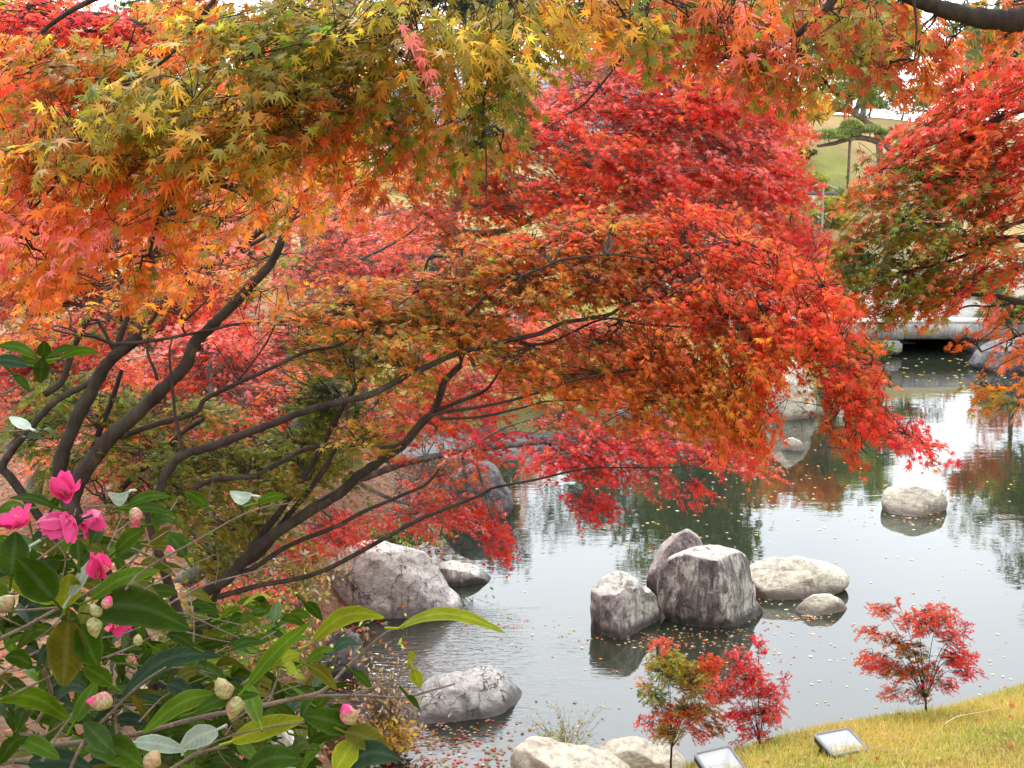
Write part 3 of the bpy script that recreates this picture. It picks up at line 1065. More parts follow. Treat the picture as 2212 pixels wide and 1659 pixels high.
Bp = [
    (140, 835, 5.3, 80, 32, .4, 1.2, 200, 'GGL'), (240, 870, 5.2, 110, 32, .4, 1.2, 340, 'GGL'), (320, 965, 5.0, 90, 40, .4, 1.2, 340, 'GLG'), (250, 920, 5.0, 70, 18, .25, 1.3, 345, 'GGL'), (420, 1060, 4.9, 70, 20, .25, 1.2, 345, 'GGL'), (560, 960, 4.95, 60, 16, .2, 1.2, 345, 'GL'), (620, 1040, 5.1, 70, 22, .25, 1.2, 340, 'GGL'),
    (170, 1010, 5.3, 90, 40, .4, 1.0, 200, 'GLG'), (440, 1000, 5.2, 120, 42, .4, 1.6, 350, 'GLGL'), (560, 1000, 5.2, 110, 40, .4, 1.6, 350, 'GLL'),
    (430, 890, 5.3, 110, 30, .3, 1.1, 10, 'GLA'), (700, 860, 5.4, 80, 55, .3, 1.8, 330, 'GDG'), (640, 950, 5.4, 110, 32, .3, 1.5, 340, 'GLG'),
    (790, 935, 5.4, 100, 20, .3, 1.8, 0, 'LLY'), (330, 1090, 5.0, 120, 45, .3, 1.0, 340, 'GLG'), (560, 1100, 5.5, 110, 45, .4, 1.4, 340, 'LGL'),
    (70, 920, 5.2, 80, 60, .4, 1.0, 200, 'GG'), (480, 1180, 5.4, 90, 50, .4, 1.2, 330, 'GL'), (700, 1000, 5.5, 80, 35, .3, 1.3, 330, 'LG'),
    (90, 690, 5.0, 110, 55, .4, .8, 210, 'OAOL'), (330, 640, 5.0, 110, 60, .4, 1.2, 60, 'OOAL'), (240, 700, 5.0, 70, 30, .3, 1.2, 30, 'LAG'),
    (430, 540, 5.0, 120, 50, .4, 1.1, 60, 'OAP'), (560, 640, 5.2, 110, 50, .4, 1.2, 40, 'OALA'), (640, 690, 5.2, 110, 45, .4, 1.5, 20, 'LAO'),
    (580, 560, 5.3, 100, 45, .4, 1.0, 50, 'LAG'), (760, 640, 5.4, 120, 55, .4, 1.7, 20, 'LOAB'), (740, 740, 5.3, 130, 55, .4, 1.5, 350, 'LLAG'),
    (850, 700, 5.4, 110, 60, .4, 1.8, 10, 'LALO'), (860, 800, 5.4, 80, 40, .4, 1.2, 340, 'ALL'), (950, 620, 5.6, 110, 65, .4, 1.9, 20, 'LBOL'),
    (1060, 560, 5.7, 120, 60, .4, 2.1, 10, 'LBAO'), (1000, 700, 5.6, 120, 55, .4, 1.8, 0, 'ALOB'), (1180, 520, 5.8, 130, 50, .4, 2.2, 10, 'LBRO'),
    (1150, 620, 5.6, 130, 60, .4, 2.1, 0, 'BOLA'), (1150, 770, 5.5, 130, 35, .4, 1.4, 350, 'OBAL'), (1300, 490, 5.9, 130, 50, .4, 2.2, 0, 'RBOL'),
    (1300, 590, 5.7, 130, 55, .4, 2.2, 350, 'BOBL'), (1320, 740, 5.6, 130, 45, .4, 1.7, 340, 'BROL'), (1430, 550, 5.9, 130, 60, .4, 2.3, 345, 'RBO'),
    (1480, 470, 6.1, 110, 50, .4, 2.1, 340, 'RRO'), (1450, 650, 5.6, 120, 55, .4, 2.1, 340, 'BORA'), (1300, 810, 5.5, 130, 40, .4, 1.7, 335, 'OBAO'),
    (1180, 830, 5.4, 110, 30, .3, 1.2, 340, 'OAL'), (1440, 770, 5.4, 120, 65, .4, 2.2, 320, 'OAOB'), (1560, 640, 5.5, 110, 75, .4, 2.4, 325, 'ROBO'),
    (1590, 540, 5.7, 100, 50, .4, 2.3, 330, 'RRO'), (1690, 590, 5.6, 90, 50, .4, 2.3, 325, 'RRO'), (1540, 850, 5.3, 90, 75, .4, 2.2, 290, 'AOA'),
    (1440, 860, 5.4, 90, 45, .4, 1.8, 310, 'AOL'), (1620, 750, 5.3, 80, 85, .4, 2.3, 300, 'OAR'), (1700, 690, 5.3, 90, 65, .4, 2.3, 315, 'ROR'),
    (1780, 640, 5.4, 60, 45, .3, 2.2, 320, 'ROR'), (1790, 730, 5.2, 75, 45, .35, 2.2, 315, 'ORO'), (1835, 800, 5.1, 60, 55, .35, 2.2, 310, 'ROB'),
    (1860, 870, 5.1, 60, 55, .3, 1.8, 310, 'RRB'), (1915, 920, 5.0, 70, 42, .3, 1.6, 320, 'RCR'), (1995, 965, 5.0, 55, 28, .25, 1.1, 325, 'RCR'),
    (1795, 905, 5.1, 40, 40, .25, .9, 280, 'BO'), (1640, 880, 5.3, 32, 70, .3, 1.7, 280, 'OR'), (1590, 925, 5.3, 60, 55, .3, 1.6, 290, 'OAR'),
    (1850, 955, 5.1, 60, 22, .25, .6, 310, 'BR'), (1370, 900, 5.4, 80, 25, .3, 1.0, 330, 'OAB'), (1740, 800, 5.25, 22, 30, .2, .7, 280, 'BA'),
]
Bl = [(p_, a_ * (.385 if a_ > .03 else .58), b_ * .5) for p_, a_, b_ in Bl]
maple('wide orange and red maple with many leaning stems, its canopy drooping over the pond', base, Bl, [((p[0], p[1], p[2] + (.5 if 'G' in p[8] else 0), p[3], p[4], p[5], p[6] * (.5 if (p[0] < 660 and p[1] < 730) else 1.55 if 'G' in p[8] else 1.0), p[7], p[8])) for p in Bp], .0345, 11, coverk=.9, face=.3, twig=.0014, L=(.11, .24))

# -- maple overhead: the trunk stands right of the viewer, boughs hang into the top of the view
cb = np.array([2.7, 3.2, hz(2.7, 3.2) - .05])
Ct = np.array([2.55, 3.3, 4.7])
Cl = [
    ([cb, cb + (-.05, .05, 1.1), Ct, Ct + (-.25, 0, 1.1), Ct + (-.6, 0, 1.9)], .14, .06),
    ([Ct] + px(3.5, (2500, 10), (2340, 25), (2212, 40), (2175, 44), (2107, 37), (2040, 20), (1973, -3), (1900, -40)), .045, .016),
    ([Ct + (-.35, 0, 1.3)] + px(3.3, (1900, -330), (1450, -260), (1100, -130), (976, -40), (902, 0), (868, 40), (818, 87), (743, 141), (655, 192), (571, 249), (470, 309), (380, 410), (339, 487), (323, 551)), .03, .0045),
    (px(3.25, (655, 192), (571, 192), (487, 218), (393, 265), (302, 290), (175, 353), (90, 430), (20, 520)), .006, .003),
    (px(3.3, (976, -40), (922, 20), (868, 44), (780, 90), (720, 110)), .006, .003),
    (px(3.3, (1100, -130), (1026, 0), (1030, 40), (1060, 128), (1043, 235), (1050, 336), (1050, 430)), .0055, .002),
    (px(3.3, (1450, -260), (1420, -60), (1396, 20), (1372, 84), (1272, 215), (1221, 249)), .0055, .002),
    ([Ct + (-.35, 0, 1.2)] + px(3.4, (2000, -160), (1840, -70), (1798, 0), (1771, 30), (1718, 77), (1667, 107), (1600, 125)), .02, .004),
    (px(3.4, (1697, 97), (1735, 125), (1771, 161), (1800, 200)), .004, .002),
    (px(3.3, (1100, -130), (800, -90), (500, -60), (250, -20), (100, 60), (30, 150)), .014, .004),
    (px(3.3, (500, -60), (420, 60), (330, 150), (200, 220)), .007, .003),
    (px(3.4, (1973, -3), (1980, 60), (1975, 130)), .004, .002),
]
Cp = [
    (90, 170, 3.4, 110, 90, .35, 1.7, 200, 'LOAR'), (250, 150, 3.4, 150, 75, .3, 2.0, 200, 'ALLO'), (60, 330, 3.2, 110, 100, .3, 1.9, 215, 'OALO'),
    (60, 480, 3.2, 110, 90, .3, 1.7, 220, 'OOPA'), (200, 300, 3.1, 130, 90, .3, 1.9, 210, 'LYAL'), (360, 220, 3.1, 140, 75, .3, 2.1, 205, 'LYLG'),
    (220, 440, 3.1, 130, 90, .3, 1.8, 225, 'OAOP'), (120, 590, 3.3, 140, 45, .3, 1.5, 220, 'OAO'), (280, 590, 3.5, 60, 60, .2, 1.0, 250, 'OAL'),
    (380, 380, 3.1, 110, 60, .3, 1.1, 220, 'LALO'), (520, 280, 3.1, 120, 90, .3, 1.9, 215, 'LLYA'), (470, 390, 3.2, 80, 36, .3, .5, 230, 'OAO'),
    (640, 230, 3.2, 120, 80, .3, 1.9, 210, 'LALB'), (600, 110, 3.2, 150, 80, .3, 2.0, 205, 'LGLL'), (450, 60, 3.3, 110, 55, .3, 1.6, 200, 'YYOL'),
    (760, 80, 3.2, 130, 80, .3, 1.9, 220, 'LLYL'), (800, 210, 3.4, 110, 70, .3, 1.6, 230, 'LBLG'), (900, 140, 3.2, 90, 70, .3, 1.6, 250, 'LAAL'),
    (900, 110, 3.0, 45, 40, .08, .9, 250, 'P'), (1000, 80, 3.2, 120, 70, .3, 2.0, 270, 'YLLL'), (1120, 110, 3.2, 110, 60, .3, 1.7, 290, 'LYL'),
    (960, 250, 3.6, 110, 65, .3, 1.4, 260, 'LBGA'), (1080, 200, 3.4, 90, 45, .3, 1.3, 280, 'LGG'), (1260, 45, 3.3, 120, 50, .3, 1.8, 300, 'ALYA'),
    (1380, 70, 3.3, 70, 50, .2, 1.5, 300, 'LGA'), (620, 20, 3.3, 130, 40, .3, 1.5, 200, 'LLG'), (870, 30, 3.3, 120, 40, .3, 1.5, 230, 'LYL'),
    (520, 470, 4.2, 120, 48, .3, .7, 225, 'OAL'), (650, 450, 4.4, 110, 45, .3, .7, 230, 'OAL'), (400, 600, 4.3, 110, 40, .3, .6, 235, 'OAO'), (560, 360, 4.0, 110, 40, .3, .8, 225, 'OAL'),
    (700, 300, 3.4, 120, 60, .3, 1.5, 225, 'LBOA'), (860, 300, 3.6, 110, 55, .3, 1.5, 240, 'BLGO'), (780, 390, 3.8, 110, 40, .3, 1.1, 240, 'OAB'), (990, 330, 3.8, 90, 45, .3, 1.2, 260, 'BGLO'),
    (600, 350, 3.5, 90, 40, .3, 1.1, 225, 'LOA'), (430, 470, 3.5, 120, 45, .3, 1.0, 230, 'OAL'), (330, 530, 3.6, 110, 45, .3, 1.1, 235, 'OAO'), (560, 420, 3.9, 80, 30, .3, .7, 230, 'OAL'), (1090, 300, 3.8, 60, 60, .25, .9, 270, 'GBL'),
    (1500, 40, 3.4, 120, 50, .3, 1.7, 300, 'BBGO'), (1600, 60, 3.4, 90, 50, .25, 1.6, 290, 'OPB'), (1560, 120, 3.5, 110, 42, .3, 1.3, 260, 'BGO'),  # rust palettes at the right: shade under the boughs put into leaf colour
    (1700, 130, 3.4, 120, 60, .3, 1.8, 260, 'BBGL'), (1740, 195, 3.5, 50, 30, .2, 1.1, 270, 'BBO'), (1820, 60, 3.5, 100, 55, .3, 1.7, 270, 'BLB'),
    (1890, 145, 3.5, 60, 32, .2, 1.5, 280, 'BGB'), (1960, 140, 3.6, 70, 45, .25, 1.5, 300, 'BBA'), (2040, 90, 3.7, 50, 45, .2, 1.1, 300, 'BBO'),
    (1930, 50, 3.6, 70, 38, .2, 1.2, 290, 'BLO'), (1140, 30, 3.6, 110, 40, .3, 1.6, 280, 'LGL'), (1330, 10, 3.7, 120, 30, .3, 1.6, 290, 'LAB'), (1640, 10, 3.8, 130, 34, .3, 1.6, 280, 'BLG'),
    (2060, 60, 4.2, 80, 40, .3, 1.2, 290, 'GAN'), (2150, 14, 4.3, 80, 30, .3, 1.5, 290, 'BOG'), (2110, 90, 4.4, 70, 40, .3, 1.2, 280, 'BOG'), (420, 6, 3.6, 150, 26, .3, 1.4, 210, 'LYO'), (740, 10, 3.6, 130, 30, .3, 1.5, 220, 'LLG'), (1840, 10, 3.8, 90, 30, .3, 1.4, 280, 'LGB'),
]
maple('yellow green maple boughs hanging across the top with a thick limb at upper right', cb, Cl, Cp, .0385, 12, coverk=1.12, face=.5, L=(.09, .2), limb_r=.006, twig=.0011, droop=.22)

# -- red maple behind the wide one, leaning from the left bank
db = np.array([-2.5, 8.6, hz(-2.5, 8.6) - .05])
Dl = [
    ([db] + px(8.2, (480, 1180), (560, 1060), (632, 936), (743, 808), (850, 700), (930, 590), (965, 500), (1000, 420), (1080, 330, 7.6), (1200, 230, 7.2), (1350, 130, 7.1), (1450, 60, 7.1)), .10, .02),
    (px(7.6, (965, 500), (1080, 500, 7.3), (1220, 440, 7.0), (1400, 400, 6.9), (1560, 330, 6.9), (1700, 330, 6.9)), .035, .008),
    (px(7.2, (1200, 230), (1320, 240), (1450, 210), (1580, 150), (1660, 110)), .02, .006),
    (px(7.2, (965, 500), (900, 440), (850, 350), (880, 280)), .02, .006),
    (px(6.9, (1400, 400), (1520, 455), (1640, 470), (1750, 500)), .014, .005),
    (px(7.4, (780, 560), (860, 520), (930, 470), (990, 440)), .012, .005),
]
Dp = [
    (1180, 260, 7, 100, 75, .5, 1.7, 30, 'RPR'), (1300, 180, 7.2, 130, 80, .5, 2.0, 30, 'PRP'), (1430, 110, 7.2, 120, 65, .5, 1.9, 20, 'RPR'),
    (1440, 240, 7, 140, 80, .5, 2.1, 10, 'PRR'), (1560, 220, 7, 130, 80, .5, 2.1, 350, 'RPR'), (1300, 330, 6.8, 140, 65, .5, 2.0, 0, 'RRO'),
    (1450, 370, 6.8, 140, 65, .5, 2.1, 345, 'RPR'), (1600, 350, 6.8, 130, 70, .5, 2.1, 335, 'PRP'), (1680, 400, 6.8, 75, 65, .4, 2.0, 320, 'CR'),
    (1640, 470, 6.6, 110, 45, .4, 2.0, 330, 'RPO'), (1230, 420, 6.7, 120, 60, .4, 2.0, 350, 'RRO'), (1080, 330, 7, 110, 65, .5, 1.7, 10, 'ORB'),
    (950, 380, 7.2, 120, 55, .4, 1.5, 0, 'OOA'), (1080, 430, 7, 110, 55, .4, 1.7, 350, 'BOR'), (900, 300, 7.4, 90, 45, .4, 1.2, 100, 'OA'),
    (1380, 440, 6.6, 110, 45, .4, 1.9, 345, 'RRB'), (1690, 290, 7, 50, 55, .4, 1.7, 320, 'RP'), (880, 460, 7.2, 100, 45, .4, 1.2, 0, 'OP'),
    (1640, 130, 7.3, 90, 55, .4, 1.7, 350, 'RPO'), (1730, 520, 6.6, 60, 35, .3, 1.7, 330, 'RC'), (1000, 500, 7.4, 90, 40, .4, 1.0, 10, 'BO'),
    (1080, 220, 7.3, 90, 50, .4, 1.3, 50, 'RBO'), (1540, 30, 7.4, 110, 45, .4, 1.5, 20, 'POR'), (1720, 30, 7.6, 110, 50, .4, 1.3, 10, 'OYP'),
]
maple('scarlet maple with a mossy leaning trunk behind the wide orange canopy', db, [(p_, a_ * .7, b_) for p_, a_, b_ in Dl], Dp, .034, 13, coverk=.95, twig=.0014, face=.28, bark=M_GBARK)

# -- maple at the right edge
eb = np.array([4.6, 6.3, hz(4.6, 6.3) - .05])
El = [
    ([eb, eb + (-.1, 0, .8), (4.35, 6.2, 3.2), (4.1, 6.1, 4.2), (3.9, 6.1, 5.2)], .12, .05),
    ([(4.35, 6.2, 3.3)] + px(6.0, (2500, 560), (2330, 530), (2212, 517), (2140, 515), (2067, 511), (1990, 500), (1900, 480)), .03, .005),
    ([(4.15, 6.1, 4.0)] + px(5.9, (2450, 400), (2330, 440), (2212, 477), (2130, 500), (2067, 511)), .02, .005),
    (px(5.9, (2330, 530), (2212, 517), (2160, 530), (2107, 544), (2030, 570), (1930, 590), (1850, 580)), .016, .004),
    ([(4.35, 6.2, 3.2)] + px(5.8, (2480, 680), (2330, 668), (2212, 654), (2150, 640), (2087, 637), (2010, 650), (1930, 680)), .022, .004),
    (px(5.8, (2212, 654), (2140, 662), (2087, 662), (2040, 690)), .008, .003),
    ([(4.0, 6.1, 4.8)] + px(6.0, (2480, 180), (2330, 200), (2200, 240), (2080, 290), (1980, 320), (1900, 370)), .025, .005),
    (px(6.0, (2480, 180), (2330, 120), (2200, 130), (2120, 150)), .016, .005),
    ([(4.35, 6.2, 3.0)] + px(5.5, (2480, 830), (2330, 830), (2212, 835), (2120, 835)), .016, .003),
    (px(5.6, (2330, 668), (2260, 700), (2190, 730), (2120, 760)), .008, .003),
]
Ep = [
    (2150, 130, 6, 90, 55, .4, 1.8, 190, 'RP'), (2130, 220, 6, 100, 65, .4, 1.9, 200, 'RRB'), (2180, 330, 6, 80, 65, .4, 2.0, 200, 'RCO'),
    (2070, 300, 6, 80, 65, .4, 1.9, 200, 'BRO'), (2000, 290, 6, 70, 50, .35, 1.7, 210, 'BR'), (1935, 350, 6, 60, 50, .3, 1.6, 215, 'BRG'),
    (2020, 400, 5.9, 110, 60, .4, 2.0, 200, 'BGLR'), (2140, 420, 5.9, 100, 60, .4, 2.0, 200, 'ROGB'), (1890, 430, 5.9, 60, 45, .3, 1.6, 215, 'GLBO'),
    (1850, 505, 5.8, 50, 42, .3, 1.6, 210, 'BGL'), (1960, 490, 5.8, 110, 55, .4, 2.0, 200, 'GBLG'), (2100, 520, 5.8, 110, 45, .4, 1.7, 195, 'GBLO'),
    (1850, 580, 5.8, 50, 45, .3, 1.7, 215, 'GDG'), (1950, 590, 5.8, 110, 50, .4, 1.9, 205, 'GLBG'), (2070, 600, 5.8, 100, 42, .4, 1.6, 200, 'BRL'),
    (2180, 580, 5.9, 70, 40, .3, 1.4, 190, 'OBR'), (1980, 660, 5.7, 90, 32, .3, 1.5, 210, 'BOL'), (2010, 625, 5.8, 110, 32, .3, 1.3, 205, 'BLO'), (1880, 670, 5.7, 40, 26, .25, 1.2, 215, 'BO'), (1920, 690, 5.7, 45, 25, .25, .8, 230, 'OB'),
    (2170, 700, 5.6, 60, 40, .3, .9, 230, 'OPO'), (2190, 760, 5.6, 40, 35, .25, .7, 240, 'O'), (2150, 832, 5.3, 65, 30, .3, 1.4, 195, 'ALO'),
    (2090, 725, 5.6, 50, 14, .2, .5, 220, 'OA'), (1885, 640, 5.8, 40, 32, .25, .9, 220, 'OGB'), (2160, 50, 6.2, 80, 40, .3, 1.6, 190, 'ORP'), (2290, 150, 6, 100, 60, .4, 1.6, 190, 'RPO'), (2310, 280, 6, 100, 60, .4, 1.7, 195, 'ROB'), (2330, 410, 5.9, 100, 60, .4, 1.6, 195, 'ROB'), (2300, 540, 5.8, 90, 45, .4, 1.3, 195, 'OBG'),
    (2440, 220, 6, 110, 70, .4, 1.5, 0, 'ROB'), (2450, 400, 6, 110, 70, .4, 1.5, 0, 'BRO'), (2330, 680, 5.6, 80, 45, .3, 1.0, 210, 'OB'), (2600, 300, 6, 120, 90, .4, 1.4, 0, 'ROB'), (2170, 190, 6.4, 80, 60, .4, 1.3, 190, 'RPO'), (2100, 370, 6.3, 80, 50, .4, 1.2, 200, 'BOG'), (2040, 210, 6.4, 50, 40, .3, 1.2, 200, 'OAR'),
    (2060, 170, 6.2, 50, 40, .3, 1.0, 200, 'OAB'),
]
maple('rusty red and green maple reaching in from the right edge above the stone bridge', eb, El, Ep, .039, 14, coverk=.85, twig=.0014, L=(.11, .24), face=.35)

# -- crimson maple further back, its low sprays hanging over the water
fb = np.array([-2.3, 11.9, hz(-2.3, 11.9) - .05])
Fl = [
    ([fb] + px(11, (590, 1150), (680, 1090), (770, 1040), (880, 1000, 10.4), (1000, 975, 9.9), (1120, 960, 9.5), (1260, 950, 9.3), (1420, 945, 9.2), (1560, 965, 9.0), (1650, 990, 8.9)), .048, .005),
    (px(10.6, (770, 1040), (850, 1080), (940, 1100), (1030, 1110), (1075, 1150)), .02, .005),
    (px(10.6, (680, 1090), (730, 1130), (760, 1150)), .016, .006),
    (px(9.4, (1180, 955), (1230, 1000), (1270, 1060), (1280, 1095)), .01, .004),
    (px(9.2, (1420, 945), (1470, 1000), (1505, 1050)), .008, .003),
    (px(10.8, (640, 1110), (700, 1000), (800, 880), (900, 800)), .04, .012),
    (px(9.6, (1000, 975), (1100, 920), (1230, 890)), .012, .004),
    (px(10.4, (880, 820), (1000, 740), (1150, 690), (1290, 720), (1420, 740)), .018, .005),
]
Fp = [
    (1190, 985, 9.2, 85, 30, .5, 1.6, 200, 'CR'), (1290, 955, 9.2, 110, 42, .5, 1.6, 340, 'CRP'), (1420, 945, 9.2, 120, 42, .5, 1.8, 350, 'CPR'),
    (1550, 970, 9, 110, 35, .5, 1.6, 340, 'CPR'), (1640, 990, 8.9, 55, 20, .4, 1.1, 335, 'PR'), (1290, 1015, 9.2, 90, 25, .4, 1.3, 330, 'CR'),
    (1275, 1090, 9.3, 62, 26, .4, 1.8, 330, 'CR'), (1400, 1035, 9.2, 80, 22, .4, 1.1, 330, 'CP'), (1505, 1050, 9.1, 30, 28, .3, 1.2, 310, 'CR'),
    (1230, 900, 9.6, 90, 35, .4, 1.0, 10, 'RPB'), (1020, 970, 9.8, 90, 28, .5, 1.1, 350, 'POR'), (960, 1040, 10, 100, 30, .5, 1.0, 340, 'PO'),
    (900, 1110, 10, 100, 30, .5, 1.6, 340, 'PR'), (1010, 1105, 9.8, 90, 30, .4, 1.6, 330, 'RP'), (1075, 1160, 9.7, 36, 45, .3, 1.7, 300, 'RC'),
    (740, 1140, 10.5, 90, 38, .5, 1.6, 330, 'PR'), (830, 880, 10.8, 120, 60, .6, 1.0, 30, 'PRO'), (940, 820, 10.8, 110, 60, .6, 1.1, 20, 'RPO'),
    (1060, 860, 10.4, 110, 40, .6, 1.0, 10, 'PRC'), (650, 1180, 10.6, 60, 25, .4, 1.0, 330, 'R'),
    (950, 905, 10.4, 110, 32, .5, 1.4, 350, 'RPO'), (760, 560, 11.5, 110, 50, .6, 1.0, 30, 'RPO'), (900, 540, 11.5, 110, 50, .6, 1.0, 20, 'RPO'), (700, 480, 11.5, 90, 45, .6, .8, 60, 'OPR'), (1080, 935, 9.8, 80, 22, .4, 1.1, 340, 'RC'), (840, 960, 10.6, 90, 28, .5, 1.2, 350, 'POR'),
    (1000, 720, 10.4, 120, 55, .6, 1.2, 10, 'RPO'), (1150, 690, 10.2, 120, 55, .6, 1.2, 10, 'PRO'), (1290, 730, 10, 120, 50, .6, 1.2, 0, 'RPO'), (1110, 800, 10.2, 120, 40, .6, 1.2, 0, 'RP'), (1290, 830, 9.8, 110, 40, .6, 1.2, 350, 'RPC'), (1420, 790, 9.8, 110, 60, .6, 1.1, 350, 'ROP'), (860, 640, 10.8, 110, 50, .6, 1.1, 20, 'PRO'), (1440, 680, 10, 110, 50, .6, 1.0, 10, 'RO'),
]
maple('crimson maple leaning over the water with low sprays above the pond', fb, Fl, Fp, .038, 15, coverk=.8, bark=M_GBARK, face=.3, shape=LEAF5)


# -- maples further back on the left bank
def back_maple(label, pxs, Y, pads, seed, bark=M_GBARK, leaf=.054, trunk_px=None, pal=None):
    b = at(pxs, 1000, Y)
    b = np.array([b[0], Y, hz(b[0], Y) - .1])
    pads = [tuple(q[:8]) + (q[8].replace('P', 'S'),) for q in pads]
    first = pads[0]
    limbs_ = []
    top = at(first[0], first[1], Y)
    mid = (b + top) / 2 + np.array([.15, .1, .1])
    limbs_.append(([b, b * .7 + mid * .3, mid, top], .11, .03))
    for p in pads[1:]:
        e = at(p[0], p[1], p[2])
        limbs_.append(([mid, (mid + e) / 2 + np.array([0, 0, .2]), e], .04, .012))
    return maple(label, b, limbs_, pads, leaf, seed, bark=bark, shape=LEAF5, lmat=M_LEAF, coverk=1.3, group='maples on the left bank', limb_r=.02, twig=.004, face=.3, L=(.25, .5))


back_maple('coral pink maple behind the forked stems at mid left', 520, 14.5,
           [(520, 770, 14.5, 130, 70, .9, 1.4, 20, 'PRP'), (620, 850, 14, 120, 70, .8, 1.5, 340, 'PPO'), (450, 900, 14, 120, 60, .8, 1.4, 200, 'PRO'),
            (680, 740, 14.5, 100, 50, .8, 1.3, 10, 'PR'), (380, 800, 14.5, 90, 60, .8, 1.2, 190, 'PO'), (560, 960, 13.5, 120, 50, .7, 1.3, 340, 'PO'), (300, 1010, 13, 110, 60, .7, 1.0, 200, 'PB'), (800, 680, 14.5, 90, 50, .8, 1.3, 10, 'PR'), (420, 680, 15, 120, 60, .8, 1.3, 150, 'PR')], 21)
back_maple('pale pink maple with white gaps behind the upper forked stems', 760, 16,
           [(780, 500, 16, 120, 60, 1.0, 1.1, 30, 'PPR'), (680, 440, 16, 90, 50, .9, 1.0, 120, 'PO'), (880, 560, 15.5, 110, 50, .9, 1.1, 10, 'PR'),
            (780, 600, 15.5, 120, 50, .9, 1.2, 340, 'PRP'), (650, 580, 16, 90, 50, .9, 1.0, 190, 'P'), (920, 480, 16.5, 70, 40, .9, .8, 30, 'PR')], 22)
back_maple('rose red maple at the far left beside the yellow tree', 60, 13.5,
           [(90, 740, 13.5, 130, 55, .8, 1.3, 180, 'PRP'), (30, 780, 13, 90, 50, .7, 1.2, 190, 'PC'), (200, 800, 13, 100, 60, .7, 1.3, 350, 'ORP'),
            (180, 880, 12.5, 110, 50, .7, 1.2, 340, 'OPR'), (40, 870, 12.5, 90, 50, .7, 1.0, 200, 'OP')], 23)
back_maple('orange red maple in front of the pink one at upper left', 330, 12.5,
           [(320, 480, 12.5, 150, 70, .8, 1.2, 20, 'OPR'), (450, 430, 12.5, 120, 60, .8, 1.2, 10, 'ORO'), (180, 520, 12, 130, 60, .8, 1.2, 170, 'OPR'),
            (420, 640, 12, 130, 60, .7, 1.2, 340, 'POR'), (520, 520, 12, 110, 60, .7, 1.0, 350, 'PRO'), (60, 560, 12.5, 100, 60, .7, 1.0, 180, 'RPO'), (40, 640, 12.5, 110, 45, .7, 1.4, 180, 'OYP'), (150, 620, 12.5, 110, 45, .7, 1.2, 180, 'OPO'), (260, 700, 12, 110, 50, .7, 1.1, 200, 'PRO')], 24)
back_maple('low coral maple spreading over the leaf litter behind the stems', 420, 10.5,
           [(420, 950, 10.5, 120, 40, .6, 1.3, 350, 'PO'), (280, 900, 10.5, 110, 40, .6, 1.2, 190, 'POR'), (560, 900, 10.5, 110, 45, .6, 1.3, 350, 'PR'), (640, 830, 10.8, 100, 45, .6, 1.2, 20, 'PO'),
            (150, 960, 10, 90, 35, .5, 1.0, 190, 'OP'), (700, 930, 10.5, 80, 35, .5, 1.2, 340, 'PR'), (330, 830, 10.8, 110, 45, .6, 1.2, 90, 'PRO'), (480, 1050, 10, 100, 28, .5, .9, 340, 'OP'), (450, 740, 11, 120, 50, .6, 1.2, 60, 'PR')], 25)
# the scarlet one at the top left corner
hb = np.array([-4.2, 6.8, hz(-4.2, 6.8) - .1])
maple('bright scarlet maple filling the top left corner above the dark trunk', hb,
      [([hb, hb + (.1, 0, 1.2)] + px(6.6, (-420, 500), (-250, 300), (-80, 130), (60, 60), (200, 40), (330, 60)), .13, .02),
       (px(6.6, (-250, 300), (-60, 180), (0, 100), (45, 40), (100, -30)), .05, .02),
       (px(6.6, (-250, 300), (-80, 300), (20, 270), (90, 240)), .025, .008)],
      [(150, 40, 6.5, 150, 50, .5, 1.9, 0, 'RCR'), (270, 70, 6.5, 100, 40, .4, 1.8, 340, 'RCR'), (60, 70, 6.5, 90, 50, .4, 1.8, 340, 'RC'), (350, 90, 6.4, 90, 40, .4, 1.4, 330, 'RBO'),
       (40, 230, 6.7, 80, 70, .4, 1.1, 330, 'PRC'), (400, 20, 6.5, 80, 30, .4, 1.2, 0, 'ROY'), (240, 160, 6.6, 110, 50, .4, 1.2, 330, 'BRO')], .042, 16, coverk=.9, face=.3)


# ---------------------------------------------------------------- saplings on the lawn crest
M_SAP = leaf_mat('sapling_leaf', .7, .5, .3, 1.3)


def sapling(label, bx, by, Y, pads, seed, leaf=.0145, stems=1):
    b = at(bx, by, Y)
    b[2] = min(b[2], max(hz(b[0], b[1]), b[2] - .25))
    zb = b.copy()
    limbs_ = []
    tops = [at(p[0], p[1], p[2]) for p in pads]
    cen = np.mean(tops, 0)
    k0 = at(bx, by, Y)
    neck = k0 * .55 + cen * .45
    limbs_.append(([zb, k0, k0 * .75 + cen * .25, neck], .008, .005))
    for tp in tops:
        limbs_.append(([k0 * .8 + neck * .2, (neck + tp) / 2 + np.array([0, 0, .02]), tp], .0028, .0012))
    return maple(label, zb, limbs_, pads, leaf, seed, name='maple_sapling', limb_r=.0025, twig=.0009, L=(.03, .065), per=9, face=.35, coverk=.6, lmat=M_SAP, group='maple saplings on the lawn edge', shape=LEAF5)


